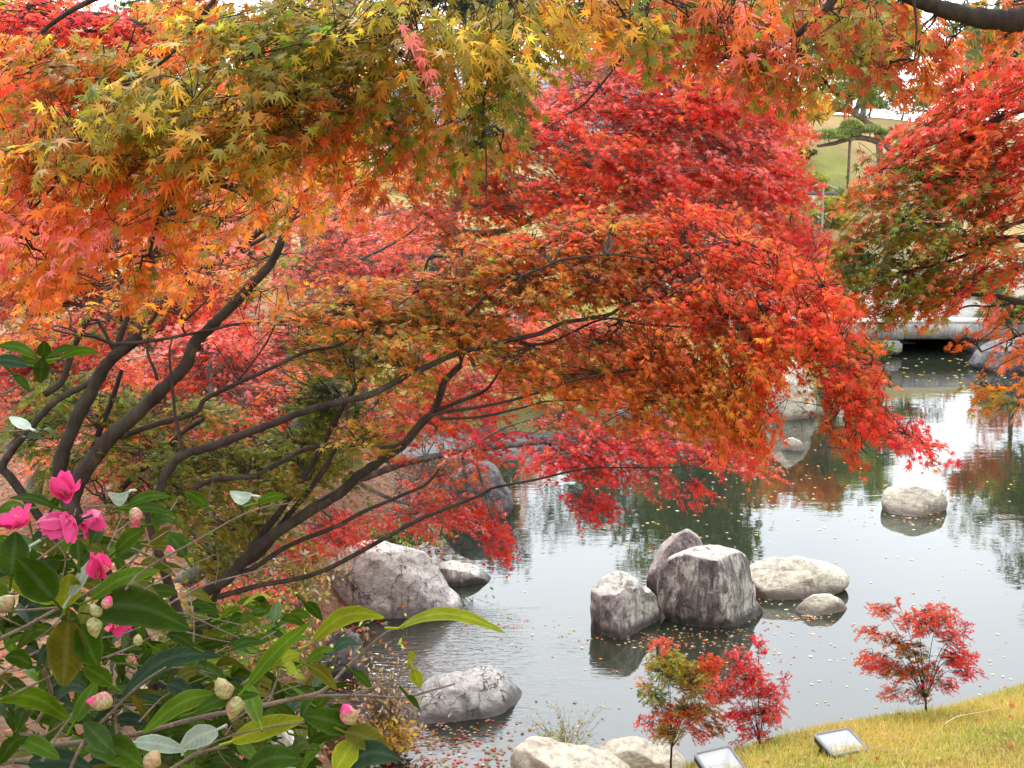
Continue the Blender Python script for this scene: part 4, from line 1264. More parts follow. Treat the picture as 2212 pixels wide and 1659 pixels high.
sapling('maple sapling with green left crown and orange red top at the lawn foot', 1450, 1625, 6.95,
        [(1440, 1440, 7.0, 50, 45, .15, 1.7, 60, 'VVY'), (1430, 1395, 7.0, 35, 15, .1, 1.5, 80, 'OP'), (1410, 1500, 7.0, 40, 25, .12, 1.2, 180, 'VVG'), (1390, 1475, 7.0, 25, 9, .08, 1, 170, 'OY'),
         (1500, 1470, 6.95, 50, 45, .15, 1.6, 30, 'VVO'), (1460, 1540, 6.9, 60, 20, .15, 1.6, 0, 'RO'), (1500, 1530, 6.9, 70, 25, .15, 1.4, 0, 'VO'), (1440, 1580, 6.9, 45, 25, .12, 1.4, 200, 'VVO'),
         (1400, 1560, 6.95, 25, 14, .1, 1.2, 190, 'R'), (1510, 1580, 6.9, 30, 18, .1, 1.2, 340, 'RP'), (1530, 1435, 7.0, 35, 25, .1, 1.5, 60, 'RO'), (1545, 1560, 6.9, 30, 30, .1, 1.0, 340, 'OL')], 31)
sapling('vivid crimson maple sapling beside the green and red one', 1642, 1612, 6.62,
        [(1620, 1470, 6.8, 50, 40, .15, 1.7, 70, 'CPR'), (1600, 1420, 6.85, 40, 22, .12, 1.3, 80, 'CP'), (1640, 1390, 6.85, 25, 20, .1, .8, 70, 'C'), (1670, 1500, 6.75, 40, 22, .12, 1.5, 20, 'CP'),
         (1660, 1540, 6.7, 50, 25, .12, 1.5, 0, 'CPP'), (1560, 1490, 6.8, 45, 35, .12, 1.6, 150, 'RP'), (1600, 1545, 6.75, 40, 30, .12, 1.5, 180, 'CP'), (1630, 1585, 6.65, 45, 15, .1, 1.1, 200, 'CP'),
         (1695, 1465, 6.8, 14, 20, .08, .7, 60, 'C'), (1590, 1600, 6.65, 14, 8, .06, .8, 200, 'C')], 32)
sapling('spreading orange and crimson sapling apart on the lawn crest to the right', 2000, 1522, 7.0,
        [(1905, 1315, 7.1, 35, 16, .12, 1.5, 170, 'PO'), (1940, 1300, 7.1, 8, 12, .05, 1, 90, 'R'), (1985, 1345, 7.1, 50, 30, .15, 1.5, 150, 'POR'), (2030, 1330, 7.1, 45, 28, .12, 1.6, 60, 'RPO'),
         (1880, 1365, 7.05, 35, 14, .1, 1.3, 170, 'PO'), (1930, 1385, 7.05, 40, 14, .12, 1.3, 170, 'OGO'), (1970, 1405, 7.05, 45, 20, .12, 1.3, 160, 'GLO'), (2060, 1375, 7.05, 40, 20, .12, 1.5, 20, 'CP'),
         (2090, 1350, 7.05, 16, 12, .08, 1, 30, 'C'), (2070, 1420, 7.0, 45, 25, .12, 1.6, 0, 'CPR'), (2090, 1450, 7.0, 35, 16, .12, 1.4, 340, 'C'), (1890, 1430, 7.0, 45, 28, .12, 1.6, 180, 'CPO'),
         (1940, 1450, 7.0, 40, 22, .12, 1.4, 180, 'ORG'), (1990, 1450, 7.0, 50, 30, .12, 1.0, 90, 'CGO'), (2050, 1480, 6.95, 35, 16, .1, 1.1, 350, 'CP'), (1930, 1495, 6.95, 40, 14, .1, 1.0, 190, 'PO'),
         (1980, 1500, 6.95, 40, 16, .1, .8, 90, 'GOB')], 33)

# ---------------------------------------------------------------- low shrubs by the water
rngS = np.random.default_rng(77)


def wispy(label, name, bx, by, Y, n, spread, hgt, pal, leaf, seed, leaves=True, bark=M_TWIG, lmat=M_FAR, per=14, cat='shrub', bendx=0.0, r=.0022):
    rng = np.random.default_rng(seed)
    b = at(bx, by, Y)
    b[2] = max(hz(b[0], b[1]), b[2] - .15)
    wood, crown = MB(), MB()
    e = b + np.stack([rng.normal(bendx, spread, n), rng.normal(0, spread * .8, n), rng.uniform(.45, 1.0, n) * hgt], 1)
    t = np.linspace(0, 1, 8)[None, :, None]
    b0 = b + rng.normal(0, spread * .15, (n, 3)) * (1, 1, 0)
    mid = b0 * .5 + e * .5 + np.array([0, 0, hgt * .15]) + rng.normal(0, spread * .12, (n, 3))
    P = (1 - t) ** 2 * b0[:, None] + 2 * (1 - t) * t * mid[:, None] + t * t * e[:, None]
    P[:, 1:] += rng.normal(0, .006, P[:, 1:].shape)
    tubes(wood, P, np.tile(np.linspace(r, r * .4, 8), (n, 1)), 4)
    # side twigs
    k = rng.integers(3, 7, n)
    s0 = P[np.arange(n), k]
    s1 = s0 + rng.normal(0, spread * .35, (n, 3)) + np.array([0, 0, hgt * .08])
    S = s0[:, None] + (s1 - s0)[:, None] * np.linspace(0, 1, 4)[None, :, None]
    tubes(wood, S, np.tile(np.linspace(r * .6, r * .3, 4), (n, 1)), 3)
    t_ = thing(name, label, cat, tuple(b))
    wood.build('stems', bark, t_, True)
    if leaves:
        A = np.concatenate([P[:, 2:].reshape(-1, 3), S.reshape(-1, 3)])
        A = A[rng.integers(0, len(A), n * per)] + rng.normal(0, leaf * .6, (n * per, 3))
        m = len(A)
        D = rng.normal(0, 1, (m, 3)) + (0, 0, .3)
        put_leaves(crown, OVAL, A, D, rng.normal(0, .6, (m, 3)) + (0, -.4, .8), leaf * rng.uniform(.6, 1.3, m), pick(rng, pal, m, np.arange(m)), rng)
        crown.build('foliage', lmat, t_)
    return t_


wispy('sparse pale green shrub with thin stems rising by the cream slab rock', 'shrub', 1215, 1612, 7.75, 46, .16, .42, 'VVGWT', .022, 41, per=10)
wispy('tan dry grass clump left of the broad white and grey rock', 'grass_clump', 835, 1590, 8.6, 260, .17, .78, 'TTWT', .04, 42, per=2, lmat=M_DRY, cat='plant')
wispy('yellow withered fern tuft at the foot of the tan grass clump', 'fern', 850, 1600, 8.45, 90, .13, .34, 'YTTY', .05, 43, per=7, lmat=M_DRY, cat='plant')
wispy('pale leaved shrub with yellowing leaves left of the great boulder', 'shrub', 640, 1300, 10.3, 60, .3, .75, 'VTYGW', .05, 44, per=16)
wispy('brown and green underbrush beneath the maple stems behind the camellia', 'shrub', 560, 1480, 7.2, 120, .4, .7, 'GTBEV', .04, 45, per=14)
wispy('dark leafed underbrush at the foot of the many stemmed maple', 'shrub', 440, 1400, 6.0, 120, .22, .45, 'GEGL', .035, 49, per=16)
wispy('low red leaved shrub between the maple foot and the great boulder', 'shrub', 520, 1345, 8.6, 60, .28, .42, 'CRPC', .035, 46, per=20)
wispy('grey bare twig tangle in front of the dark shore rock', 'shrub', 960, 1090, 13.2, 90, .55, .8, 'WT', .03, 47, leaves=False, bark=M_GBARK, r=.004)
wispy('green leaved shrub behind the great boulder under red sprays', 'shrub', 850, 1180, 12.8, 60, .45, .55, 'GVEG', .06, 48, per=18)

# ---------------------------------------------------------------- floodlights and a stick on the lawn
M_BLACK = plain('lamp_housing_black', (.02, .02, .022), .45)
M_RIM = plain('lamp_rim_grey', (.17, .175, .2), .4)
M_REFL = plain('lamp_reflector_white', (.60, .62, .65), .35, 0, .5, .02)
M_LED = plain('lamp_led_board', (.72, .72, .70), .5, 0, .4, .02)
m, nt, n_, l_, b_ = mat('lamp_glass')
b_.inputs['Alpha'].default_value = .10
b_.inputs['Roughness'].default_value = .25
b_.inputs['Specular IOR Level'].default_value = .2
b_.inputs['Base Color'].default_value = (.96, .98, .99, 1)
M_GLASS = m


def floodlight(label, TL, TR, BL, Y, a, b):
    """Square lamp lying on its back in the grass; corners of its open face from three sight lines."""
    for _ in range(60):
        p = at(BL[0], BL[1], Y + b)
        if p[2] < hz(p[0], p[1]) + .012:
            break
        Y += .01
    O = at(TL[0], TL[1], Y)
    X = at(TR[0], TR[1], Y + a) - O
    Yv = at(BL[0], BL[1], Y + b) - O
    Yv = Yv - X * (X @ Yv) / (X @ X)
    w, h = np.linalg.norm(X), np.linalg.norm(Yv)
    ex, ey = X / w, Yv / h
    ez = np.cross(ex, ey)
    if ez[2] < 0:
        ez = -ez
    C0 = O + X / 2 + Yv / 2
    t = thing('floodlight', label, 'floodlight', tuple(C0), 'floodlights lying in the grass')

    def loop(sx, sy, z, rad, seg=5):
        pts = []
        for (cx_, cy_, a0) in ((1, 1, 0), (-1, 1, 90), (-1, -1, 180), (1, -1, 270)):
            for q in range(seg):
                an = math.radians(a0 + 90 * q / (seg - 1))
                pts.append(C0 + ex * (cx_ * (sx - rad) + rad * math.cos(an)) + ey * (cy_ * (sy - rad) + rad * math.sin(an)) + ez * z)
        return np.array(pts)

    def rings(mb, ls, cap0=False, cap1=False):
        m_ = len(ls[0])
        V = np.vstack(ls)
        f = [(k * m_ + q, k * m_ + (q + 1) % m_, (k + 1) * m_ + (q + 1) % m_, (k + 1) * m_ + q) for k in range(len(ls) - 1) for q in range(m_)]
        fs = [np.array(f)]
        if cap0:
            fs.append(np.arange(m_)[None])
        if cap1:
            fs.append((np.arange(m_) + (len(ls) - 1) * m_)[None])
        mb.add(V, fs)

    sx, sy = w / 2, h / 2
    mb = MB()
    rings(mb, [loop(sx * .97, sy * .97, -.004, .02), loop(sx * .95, sy * .95, -.03, .02), loop(sx * .72, sy * .72, -.062, .02), loop(sx * .7, sy * .7, -.08, .02)], False, True)
    for q in range(-3, 4):     # cooling fins
        cc = C0 + ex * (q * sx * .18) - ez * .088
        v = np.array([cc + ex * (i1 * .003) + ey * (i2 * sy * .6) + ez * (i3 * .012) for i1 in (-1, 1) for i2 in (-1, 1) for i3 in (-1, 1)])
        mb.add(v, np.array([(0, 1, 3, 2), (4, 6, 7, 5), (0, 4, 5, 1), (2, 3, 7, 6), (0, 2, 6, 4), (1, 5, 7, 3)]))
    mb.build('housing', M_BLACK, t)
    mb = MB()
    rings(mb, [loop(sx * .97, sy * .97, -.0035, .02), loop(sx, sy, .0, .022), loop(sx, sy, .008, .022), loop(sx * .97, sy * .97, .012, .02), loop(sx * .88, sy * .88, .010, .014), loop(sx * .87, sy * .87, .0, .014)])
    mb.build('rim', M_RIM, t)
    mb = MB()
    rings(mb, [loop(sx * .868, sy * .868, .003, .014), loop(sx * .83, sy * .83, -.01, .014), loop(sx * .6, sy * .6, -.05, .014)], False, True)
    mb.build('reflector', M_REFL, t)
    mb = MB()
    rings(mb, [loop(sx * .3, sy * .3, -.0485, .004), loop(sx * .3, sy * .3, -.046, .004)], False, True)
    mb.build('led_board', M_LED, t)
    mb = MB()
    rings(mb, [loop(sx * .868, sy * .868, .004, .014), loop(sx * .868, sy * .868, .007, .014)], True, True)
    mb.build('glass', M_GLASS, t)
    # yoke bracket
    mb = MB()
    for sgn in (-1, 1):
        p0 = C0 + ex * sgn * (sx + .008) - ez * .03
        p1 = p0 - ez * .09 - ey * .02
        tubes(mb, np.array([[p0, (p0 + p1) / 2, p1]]), np.array([[.007, .007, .007]]), 6)
    q0 = C0 - ez * .12 - ey * .02
    tubes(mb, np.array([[q0 - ex * (sx + .008), q0, q0 + ex * (sx + .008)]]), np.full((1, 3), .007), 6)
    mb.build('bracket', M_BLACK, t)
    return t


floodlight('black rimmed floodlight half sunk in the grass, the higher one near the lawn crest', (1755, 1588), (1833, 1573), (1797, 1637), 5.9, .1, -.17)
floodlight('black rimmed floodlight cut off by the bottom edge beside the crimson sapling', (1496, 1629), (1576, 1611), (1536, 1688), 5.6, .1, -.17)
mb = MB()
P = []
for (a, b) in ((2040, 1564), (2065, 1549), (2090, 1543), (2120, 1538), (2162, 1529)):
    d = ray(a, b)
    lo, hi = 4.0, 9.0
    for _ in range(40):
        mdl = (lo + hi) / 2
        p = at(a, b, mdl)
        if p[2] > hz(p[0], p[1]) + .05:
            lo = mdl
        else:
            hi = mdl
    P.append(at(a, b, lo))
limb(mb, P, .0028, .0018, rngS, 6)
tag(mb.build('dry_stalk', plain('dry_stalk', (.6, .48, .3), .8), None, True), 'pale dry stalk lying across the yellow grass at right', 'stalk')

# ---------------------------------------------------------------- camellia in front
YC = 1.0


def cam_leaf(mb, base, tip, width, col, arch=.12, roll=0.0, cup=.25, dtip=0.0, fold=.2, Y=YC):
    """One glossy leaf: base and tip as picture points, width in picture pixels, arch upward as share of the length."""
    a = at(base[0], base[1], Y)
    b = at(tip[0], tip[1], Y + dtip)
    L_ = np.linalg.norm(b - a)
    w = width * Y / F / 2
    d = (b - a) / L_
    view = nrm((a + b) / 2 - np.array([0, 0, CAMZ]))
    # across direction: at right angles to the leaf and to the line of sight, then rolled
    s = nrm(np.cross(d, view))
    up_ = nrm(np.cross(s, d))
    cr, sr = math.cos(roll), math.sin(roll)
    s, up_ = s * cr + up_ * sr, -s * sr + up_ * cr
    zup = np.array([0, 0, 1.0])
    n1, n2 = 31, 9
    t = np.linspace(0, 1, n1)
    prof = np.sin(np.pi * np.clip(t, 0, 1) ** .85) ** .66 * (1 - .10 * t)
    prof[0] = .05
    prof[-1] = .01
    q = np.linspace(-1, 1, n2)
    mid = a + d * (L_ * t)[:, None] + zup * (arch * L_ * np.sin(np.pi * t ** .9))[:, None]
    wav = 1 + .03 * np.sin(t * 21)
    V = mid[:, None] + s * (w * (prof * wav)[:, None] * q)[..., None] + up_ * (w * prof[:, None] * (fold * np.abs(q) - cup * q * q))[..., None]
    i, j = np.meshgrid(np.arange(n1 - 1), np.arange(n2 - 1), indexing='ij')
    f = np.stack([i * n2 + j, i * n2 + j + 1, (i + 1) * n2 + j + 1, (i + 1) * n2 + j], -1).reshape(-1, 4)
    c = np.tile(np.array(col)[None, None], (n1, n2, 1))
    c *= (1 + .16 * np.sin((t[:, None] * 9 - np.abs(q)[None] * 1.6) * 2 * np.pi) ** 3 * (np.abs(q)[None] > .05))[..., None]     # side veins
    c *= (1 + .10 * np.sin(t * 5 + a[0] * 90))[:, None, None]
    c[:, n2 // 2] = c[:, n2 // 2] * 1.25 + .012            # paler midrib
    c[:, 0] = c[:, 0] * 1.3 + .01
    c[:, -1] = c[:, -1] * 1.3 + .01
    mb.add(V.reshape(-1, 3), f, c.reshape(-1, 3))
    # stalk
    st = a - d * (.012)
    tubes(mb, np.array([[st, a, mid[2]]]), np.array([[.0013, .0012, .0008]]), 5, np.array(col) * 1.6)


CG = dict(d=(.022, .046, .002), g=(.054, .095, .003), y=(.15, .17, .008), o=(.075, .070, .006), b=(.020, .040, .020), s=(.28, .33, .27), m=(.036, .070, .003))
leaves = [  # base, tip, width, colour, arch, roll
    ((195, 1326), (412, 1360), 92, 'd', .12, 0.15), ((262, 1512), (480, 1418), 48, 'b', .18, .1), ((468, 1502), (308, 1585), 46, 'g', .14, 0), ((500, 1602), (658, 1553), 56, 'y', .05, .2),
    ((762, 1578), (654, 1546), 62, 'd', .06, 0), ((305, 1655), (184, 1612), 76, 'm', .1, .1), ((0, 1512), (158, 1562), 52, 'g', .14, .2), ((148, 1338), (136, 1484), 92, 'o', 0, .2),
    ((172, 1350), (212, 1442), 74, 'd', 0, -.3), ((116, 1296), (36, 1206), 88, 'd', .03, .1), ((24, 1246), (34, 1148), 76, 'd', 0, .1), ((116, 1302), (16, 1258), 44, 'y', .06, .2),
    ((140, 1312), (150, 1238), 66, 'y', 0, -.3), ((195, 1296), (346, 1232), 44, 'g', .1, .2), ((672, 1392), (832, 1334), 46, 'y', .22, .35), ((860, 1358), (1092, 1368), 36, 'y', .16, .5),
    ((535, 1482), (670, 1345), 40, 'g', .06, .3), ((745, 1582), (842, 1628), 62, 'o', .1, .1), ((765, 1600), (722, 1668), 62, 'y', 0, 0), ((530, 1668), (655, 1640), 66, 'd', .15, .2),
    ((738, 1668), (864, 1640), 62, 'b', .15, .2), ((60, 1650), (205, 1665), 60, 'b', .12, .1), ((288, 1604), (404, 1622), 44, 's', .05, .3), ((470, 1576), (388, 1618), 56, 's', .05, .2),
    ((95, 772), (96, 736), 32, 'd', 0, 0), ((108, 770), (166, 748), 20, 'd', .1, .5), ((128, 775), (214, 762), 26, 'm', .12, .5), ((80, 772), (-6, 748), 28, 'm', .1, .4), ((86, 786), (8, 792), 26, 'g', .12, .4),
    ((92, 776), (86, 828), 38, 'd', 0, 0), ((60, 790), (-20, 780), 30, 'b', .08, .2), ((30, 810), (66, 848), 22, 'd', .1, .4), ((66, 926), (20, 900), 26, 's', 0, .3), ((56, 945), (98, 952), 16, 'b', .05, .3),
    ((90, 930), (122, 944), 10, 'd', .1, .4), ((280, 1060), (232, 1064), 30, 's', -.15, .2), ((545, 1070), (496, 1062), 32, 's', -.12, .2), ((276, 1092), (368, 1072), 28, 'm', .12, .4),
    ((280, 1100), (376, 1110), 26, 'd', .1, .4), ((448, 1094), (398, 1062), 30, 'm', .06, .2), ((556, 1088), (622, 1072), 24, 'm', .12, .4), ((170, 1210), (168, 1166), 44, 'd', 0, .2),
    ((196, 1172), (222, 1128), 36, 'd', 0, .2), ((250, 1192), (314, 1142), 40, 'm', .05, .2), ((330, 1132), (376, 1122), 26, 'd', .1, .3), ((400, 1204), (366, 1156), 40, 'd', .05, .1),
    ((498, 1404), (574, 1388), 28, 'd', .12, .3), ((592, 1344), (600, 1298), 30, 'd', 0, .2), ((658, 1302), (696, 1340), 28, 'd', .1, .2), ((594, 1442), (600, 1398), 26, 'y', 0, .2),
    ((600, 1430), (650, 1412), 24, 'y', .15, .3), ((598, 1444), (648, 1466), 20, 'y', .1, .3), ((662, 1432), (722, 1402), 30, 'g', .1, .3), ((720, 1408), (776, 1392), 30, 'b', .15, .3),
    ((665, 1440), (728, 1490), 34, 'o', .1, .2), ((892, 1446), (908, 1484), 32, 'y', 0, .1), ((884, 1436), (896, 1408), 18, 'y', .1, .3), ((880, 1502), (906, 1532), 16, 'd', .1, .3),
    ((762, 1452), (804, 1490), 26, 'd', .1, .3), ((336, 1100), (340, 1150), 28, 'm', .1, .2), ((60, 1100), (-10, 1110), 26, 'm', .15, .4), ((118, 1096), (20, 1076), 24, 'd', .1, .4), ((112, 1098), (126, 1072), 22, 'd', 0, .1),
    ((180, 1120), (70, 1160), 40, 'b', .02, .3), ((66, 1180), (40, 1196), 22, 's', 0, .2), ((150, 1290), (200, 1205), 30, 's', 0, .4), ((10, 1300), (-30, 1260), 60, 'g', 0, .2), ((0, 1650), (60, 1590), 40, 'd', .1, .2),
    ((240, 1480), (180, 1440), 46, 'm', .05, .3), ((330, 1400), (380, 1440), 40, 'm', .1, .3), ((420, 1400), (360, 1370), 34, 'd', .1, .3), ((360, 1480), (430, 1520), 44, 'b', .1, .3), ((70, 1440), (10, 1420), 44, 'd', .1, .2),
    ((420, 1540), (560, 1500), 40, 'd', .1, .3), ((560, 1560), (530, 1470), 44, 'g', 0, .2), ((160, 1560), (210, 1470), 40, 'm', .0, .2), ((40, 1600), (130, 1640), 44, 'm', .1, .2), ((240, 1620), (180, 1560), 56, 'd', 0, .2),
]
rngC = np.random.default_rng(9)
ct = thing('camellia_shrub', 'pink flowering camellia shrub with glossy dark leaves filling the near lower left corner', 'shrub', (-.75, 1.05, hz(-.75, 1.05)))
fol = MB()
for k, (a, b, w, col, arch, roll) in enumerate(leaves):
    c0 = np.array(CG[col]) * math.exp(rngC.normal(0, .1))
    cam_leaf(fol, a, b, w, c0, arch, roll * rngC.choice([1, 1, -1]), dtip=rngC.normal(0, .03), Y=YC + rngC.uniform(-.05, .06))
for k in range(60):
    x0, y0 = rngC.uniform(330, 640), rngC.uniform(1290, 1480)
    an = rngC.uniform(-.6, .9) + (math.pi if rngC.random() < .4 else 0)
    L_ = rngC.uniform(40, 75)
    cam_leaf(fol, (x0, y0), (x0 + L_ * math.cos(an), y0 - L_ * .6 * math.sin(an)), rngC.uniform(16, 30), np.array(CG[rngC.choice(list('ddmgyo'))]), rngC.uniform(.05, .2), rngC.normal(0, .5),
             dtip=rngC.normal(0, .04), Y=rngC.uniform(1.3, 1.8))
# leaves deeper in the bush
for k in range(420):
    x0, y0 = rngC.uniform(-40, 430), rngC.uniform(1160, 1690)
    if rngC.random() < .35:
        x0, y0 = rngC.uniform(300, 700), rngC.uniform(1480, 1690)
    if x0 > 330 and y0 < 1280:
        continue
    an = rngC.uniform(0, 6.28)
    L_ = rngC.uniform(55, 115)
    cam_leaf(fol, (x0, y0), (x0 + L_ * math.cos(an), y0 + L_ * .6 * math.sin(an)), rngC.uniform(20, 40), np.array(CG[rngC.choice(list('ddmmgbdo'))]) * .9, rngC.uniform(0, .2), rngC.normal(0, .6),
             dtip=rngC.normal(0, .05), Y=rngC.uniform(1.15, 1.65))
fol.build('foliage', M_CAM, ct, True)
st = MB()
cb0 = np.array([-.75, 1.05, hz(-.75, 1.05) - .05])
stems = [
    ([(0, 1620), (100, 1612), (200, 1600), (300, 1585), (430, 1550), (540, 1530), (640, 1508), (700, 1490), (760, 1430), (830, 1370), (862, 1357)], 8, 3),
    ([(540, 1530), (620, 1512), (700, 1503), (800, 1503), (868, 1507), (930, 1492), (983, 1477)], 5, 2.2),
    ([(-20, 1390), (60, 1350), (140, 1306), (190, 1280), (240, 1245), (300, 1200)], 5, 2),
    ([(-20, 1322), (60, 1318), (125, 1312)], 4, 3), ([(-20, 1652), (80, 1640), (170, 1652)], 7, 5), ([(340, 1680), (420, 1632), (500, 1602), (535, 1560), (540, 1532)], 5, 3),
    ([(270, 1275), (310, 1232), (420, 1170), (540, 1105), (640, 1085)], 3.4, 1.5), ([(330, 1330), (390, 1290), (450, 1262), (530, 1240), (600, 1222), (680, 1198)], 2.6, 1.3),
    ([(-20, 1210), (60, 1180), (130, 1145), (180, 1110)], 3.4, 1.8), ([(180, 1095), (240, 1092), (320, 1096)], 2, 1.6), ([(250, 1150), (300, 1110), (330, 1060)], 2, 1.2),
    ([(60, 1225), (120, 1180), (170, 1140), (200, 1125)], 3, 2), ([(110, 1165), (140, 1200), (135, 1250)], 2.2, 1.5), ([(300, 1280), (370, 1240), (470, 1196)], 2, 1.2),
    ([(460, 1040), (450, 1080), (455, 1120)], 2.2, 1.4), ([(468, 1190), (472, 1220), (465, 1262)], 2, 1.2), ([(350, 1320), (430, 1330), (530, 1352)], 2.2, 1.2), ([(410, 1330), (520, 1380)], 2.4, 1.4),
    ([(250, 1505), (250, 1560), (252, 1590)], 4, 3.5), ([(90, 1440), (110, 1500), (80, 1560)], 6, 5), ([(-10, 1465), (40, 1430), (85, 1405)], 4, 3), ([(90, 1645), (130, 1580), (170, 1530)], 4, 2.6),
    ([(110, 1790), (170, 1620), (240, 1540), (300, 1480), (360, 1440)], 5, 2), ([(500, 1560), (590, 1500), (650, 1480)], 3, 1.8), ([(520, 1480), (590, 1430), (640, 1405), (700, 1380)], 3, 1.5),
    ([(580, 1520), (600, 1460), (598, 1440)], 3, 2.4), ([(600, 1470), (680, 1440), (760, 1400)], 2.2, 1.2), ([(868, 1490), (890, 1450), (890, 1430)], 2.4, 1.4), ([(760, 1500), (830, 1475), (880, 1448)], 2.4, 1.4),
    ([(-20, 850), (20, 845), (60, 815), (95, 772)], 3, 2), ([(-20, 935), (40, 930), (90, 928)], 2.4, 1.4), ([(-20, 1120), (40, 1105), (110, 1090)], 2.4, 1.4), ([(230, 1420), (300, 1390), (370, 1350)], 3, 1.4),
    ([(-20, 1520), (70, 1480), (130, 1450)], 3, 2), ([(300, 1560), (360, 1500), (450, 1460)], 2.4, 1.2), ([(400, 1640), (470, 1600), (560, 1575), (660, 1560)], 3, 2),
]
for pts, r0, r1 in stems:
    Ys = YC + rngC.uniform(.0, .1)
    limb(st, [at(a, b, Ys + .02 * math.sin(q)) for q, (a, b) in enumerate(pts)], r0 * YC / F, r1 * YC / F, rngC, 7, 5)
for k in range(70):     # fine twigs deeper in the bush
    x0, y0 = rngC.uniform(-20, 560), rngC.uniform(1150, 1680)
    an = rngC.normal(.5, .7)
    L_ = rngC.uniform(60, 170)
    Yk = rngC.uniform(1.12, 1.6)
    if x0 > 330 and y0 < 1290:
        continue
    limb(st, [at(x0, y0, Yk), at(x0 + L_ * .5 * math.cos(an) + rngC.normal(0, 8), y0 - L_ * .5 * math.sin(an) + rngC.normal(0, 8), Yk), at(x0 + L_ * math.cos(an), y0 - L_ * math.sin(an), Yk + .05)], 2.4 * Yk / F, 1.0 * Yk / F, rngC, 5, 4)
for (ax_, ay_, az_) in ((0, 1620, 1.03), (-20, 1390, 1.03), (-20, 1210, 1.03), (-20, 1652, 1.03), (110, 1790, 1.05), (340, 1680, 1.05), (-20, 850, 1.0)):   # main stems up from the root
    e = at(ax_, ay_, az_)
    limb(st, [cb0, cb0 * .6 + e * .4 + np.array([-.05, 0, .12]), e], .014, .004, rngC, 8, 5)
st.build('stems', M_TWIG, ct, True)


def petal(mb, c, d, upv, L_, w, col, cup=.5, curl=.3):
    d = nrm(np.array(d, float))
    s = nrm(np.cross(d, upv))
    u = np.cross(s, d)
    n1, n2 = 8, 7
    t = np.linspace(0, 1, n1)
    q = np.linspace(-1, 1, n2)
    pr = np.sin(np.pi * (.08 + .84 * t) ** .75) ** .6
    P = c + d * (L_ * t)[:, None, None] * 1.0 + s * (w / 2 * pr[:, None] * q)[..., None]
    P = P + u * ((cup * L_ * t ** 2)[:, None] * np.ones(n2) + curl * w * (pr[:, None] * q) ** 2 + .05 * L_ * np.sin(q * 4 + t[:, None] * 6))[..., None]
    P[-1] -= d * (.08 * L_ * (1 - np.abs(q)))[:, None]
    i, j = np.meshgrid(np.arange(n1 - 1), np.arange(n2 - 1), indexing='ij')
    f = np.stack([i * n2 + j, i * n2 + j + 1, (i + 1) * n2 + j + 1, (i + 1) * n2 + j], -1).reshape(-1, 4)
    mb.add(P.reshape(-1, 3), f, np.array(col) * (1 + .0 * t.mean()))


PINK = np.array([.62, .028, .165])


def flower(px_, py_, r, face, npet, seed, openness=1.0, Y=YC - .02, dark=1.0):
    rng = np.random.default_rng(seed)
    c = at(px_, py_, Y)
    R = r * Y / F
    fz = nrm(np.array(face, float))
    a1 = nrm(np.cross(fz, [.2, .3, .9]))
    a2 = np.cross(fz, a1)
    mb = MB()
    for q in range(npet):
        an = 2 * math.pi * q / npet * 1.0 + rng.normal(0, .2) + (q % 2) * .35
        o = openness * rng.uniform(.75, 1.1) * (1 if q < npet * .6 else .6)
        d = (a1 * math.cos(an) + a2 * math.sin(an)) * o + fz * (1.15 - o) + rng.normal(0, .12, 3)
        petal(mb, c, d, fz, R * rng.uniform(.85, 1.2), R * rng.uniform(.75, 1.05), PINK * dark * math.exp(rng.normal(0, .12)) + np.array([.03, .02, .03]), .3 * o, rng.uniform(-.25, .35))
    o_ = mb.build('flower', M_PETAL, ct, True)
    s = MB()
    for q in range(26):
        dd = nrm(fz + rng.normal(0, .28, 3))
        p0 = c + dd * .002
        tubes(s, np.array([[p0, p0 + dd * R * .25, p0 + dd * R * .42]]), np.array([[.0004, .0004, .0009]]), 4, (.75, .55, .1))
    so = s.build('stamens', M_BUD, o_, False)
    so.location = (0, 0, 0)


# parts of the flowers are built in world space: parent_world keeps the offsets right
flower(138, 1074, 54, (.1, -.25, .95), 7, 1, .6)
flower(142, 1112, 60, (-.5, -.1, -.85), 8, 2, .9, dark=.85)
flower(182, 1112, 48, (.75, -.15, -.5), 7, 3, .85, Y=YC + .02, dark=.9)
flower(30, 1140, 54, (-.2, .1, .95), 7, 4, 1.0, dark=1.05)
flower(216, 1245, 58, (.1, -.2, .95), 6, 5, .2)
flower(246, 1340, 40, (.5, -.2, -.3), 6, 6, .7, Y=YC + .05)


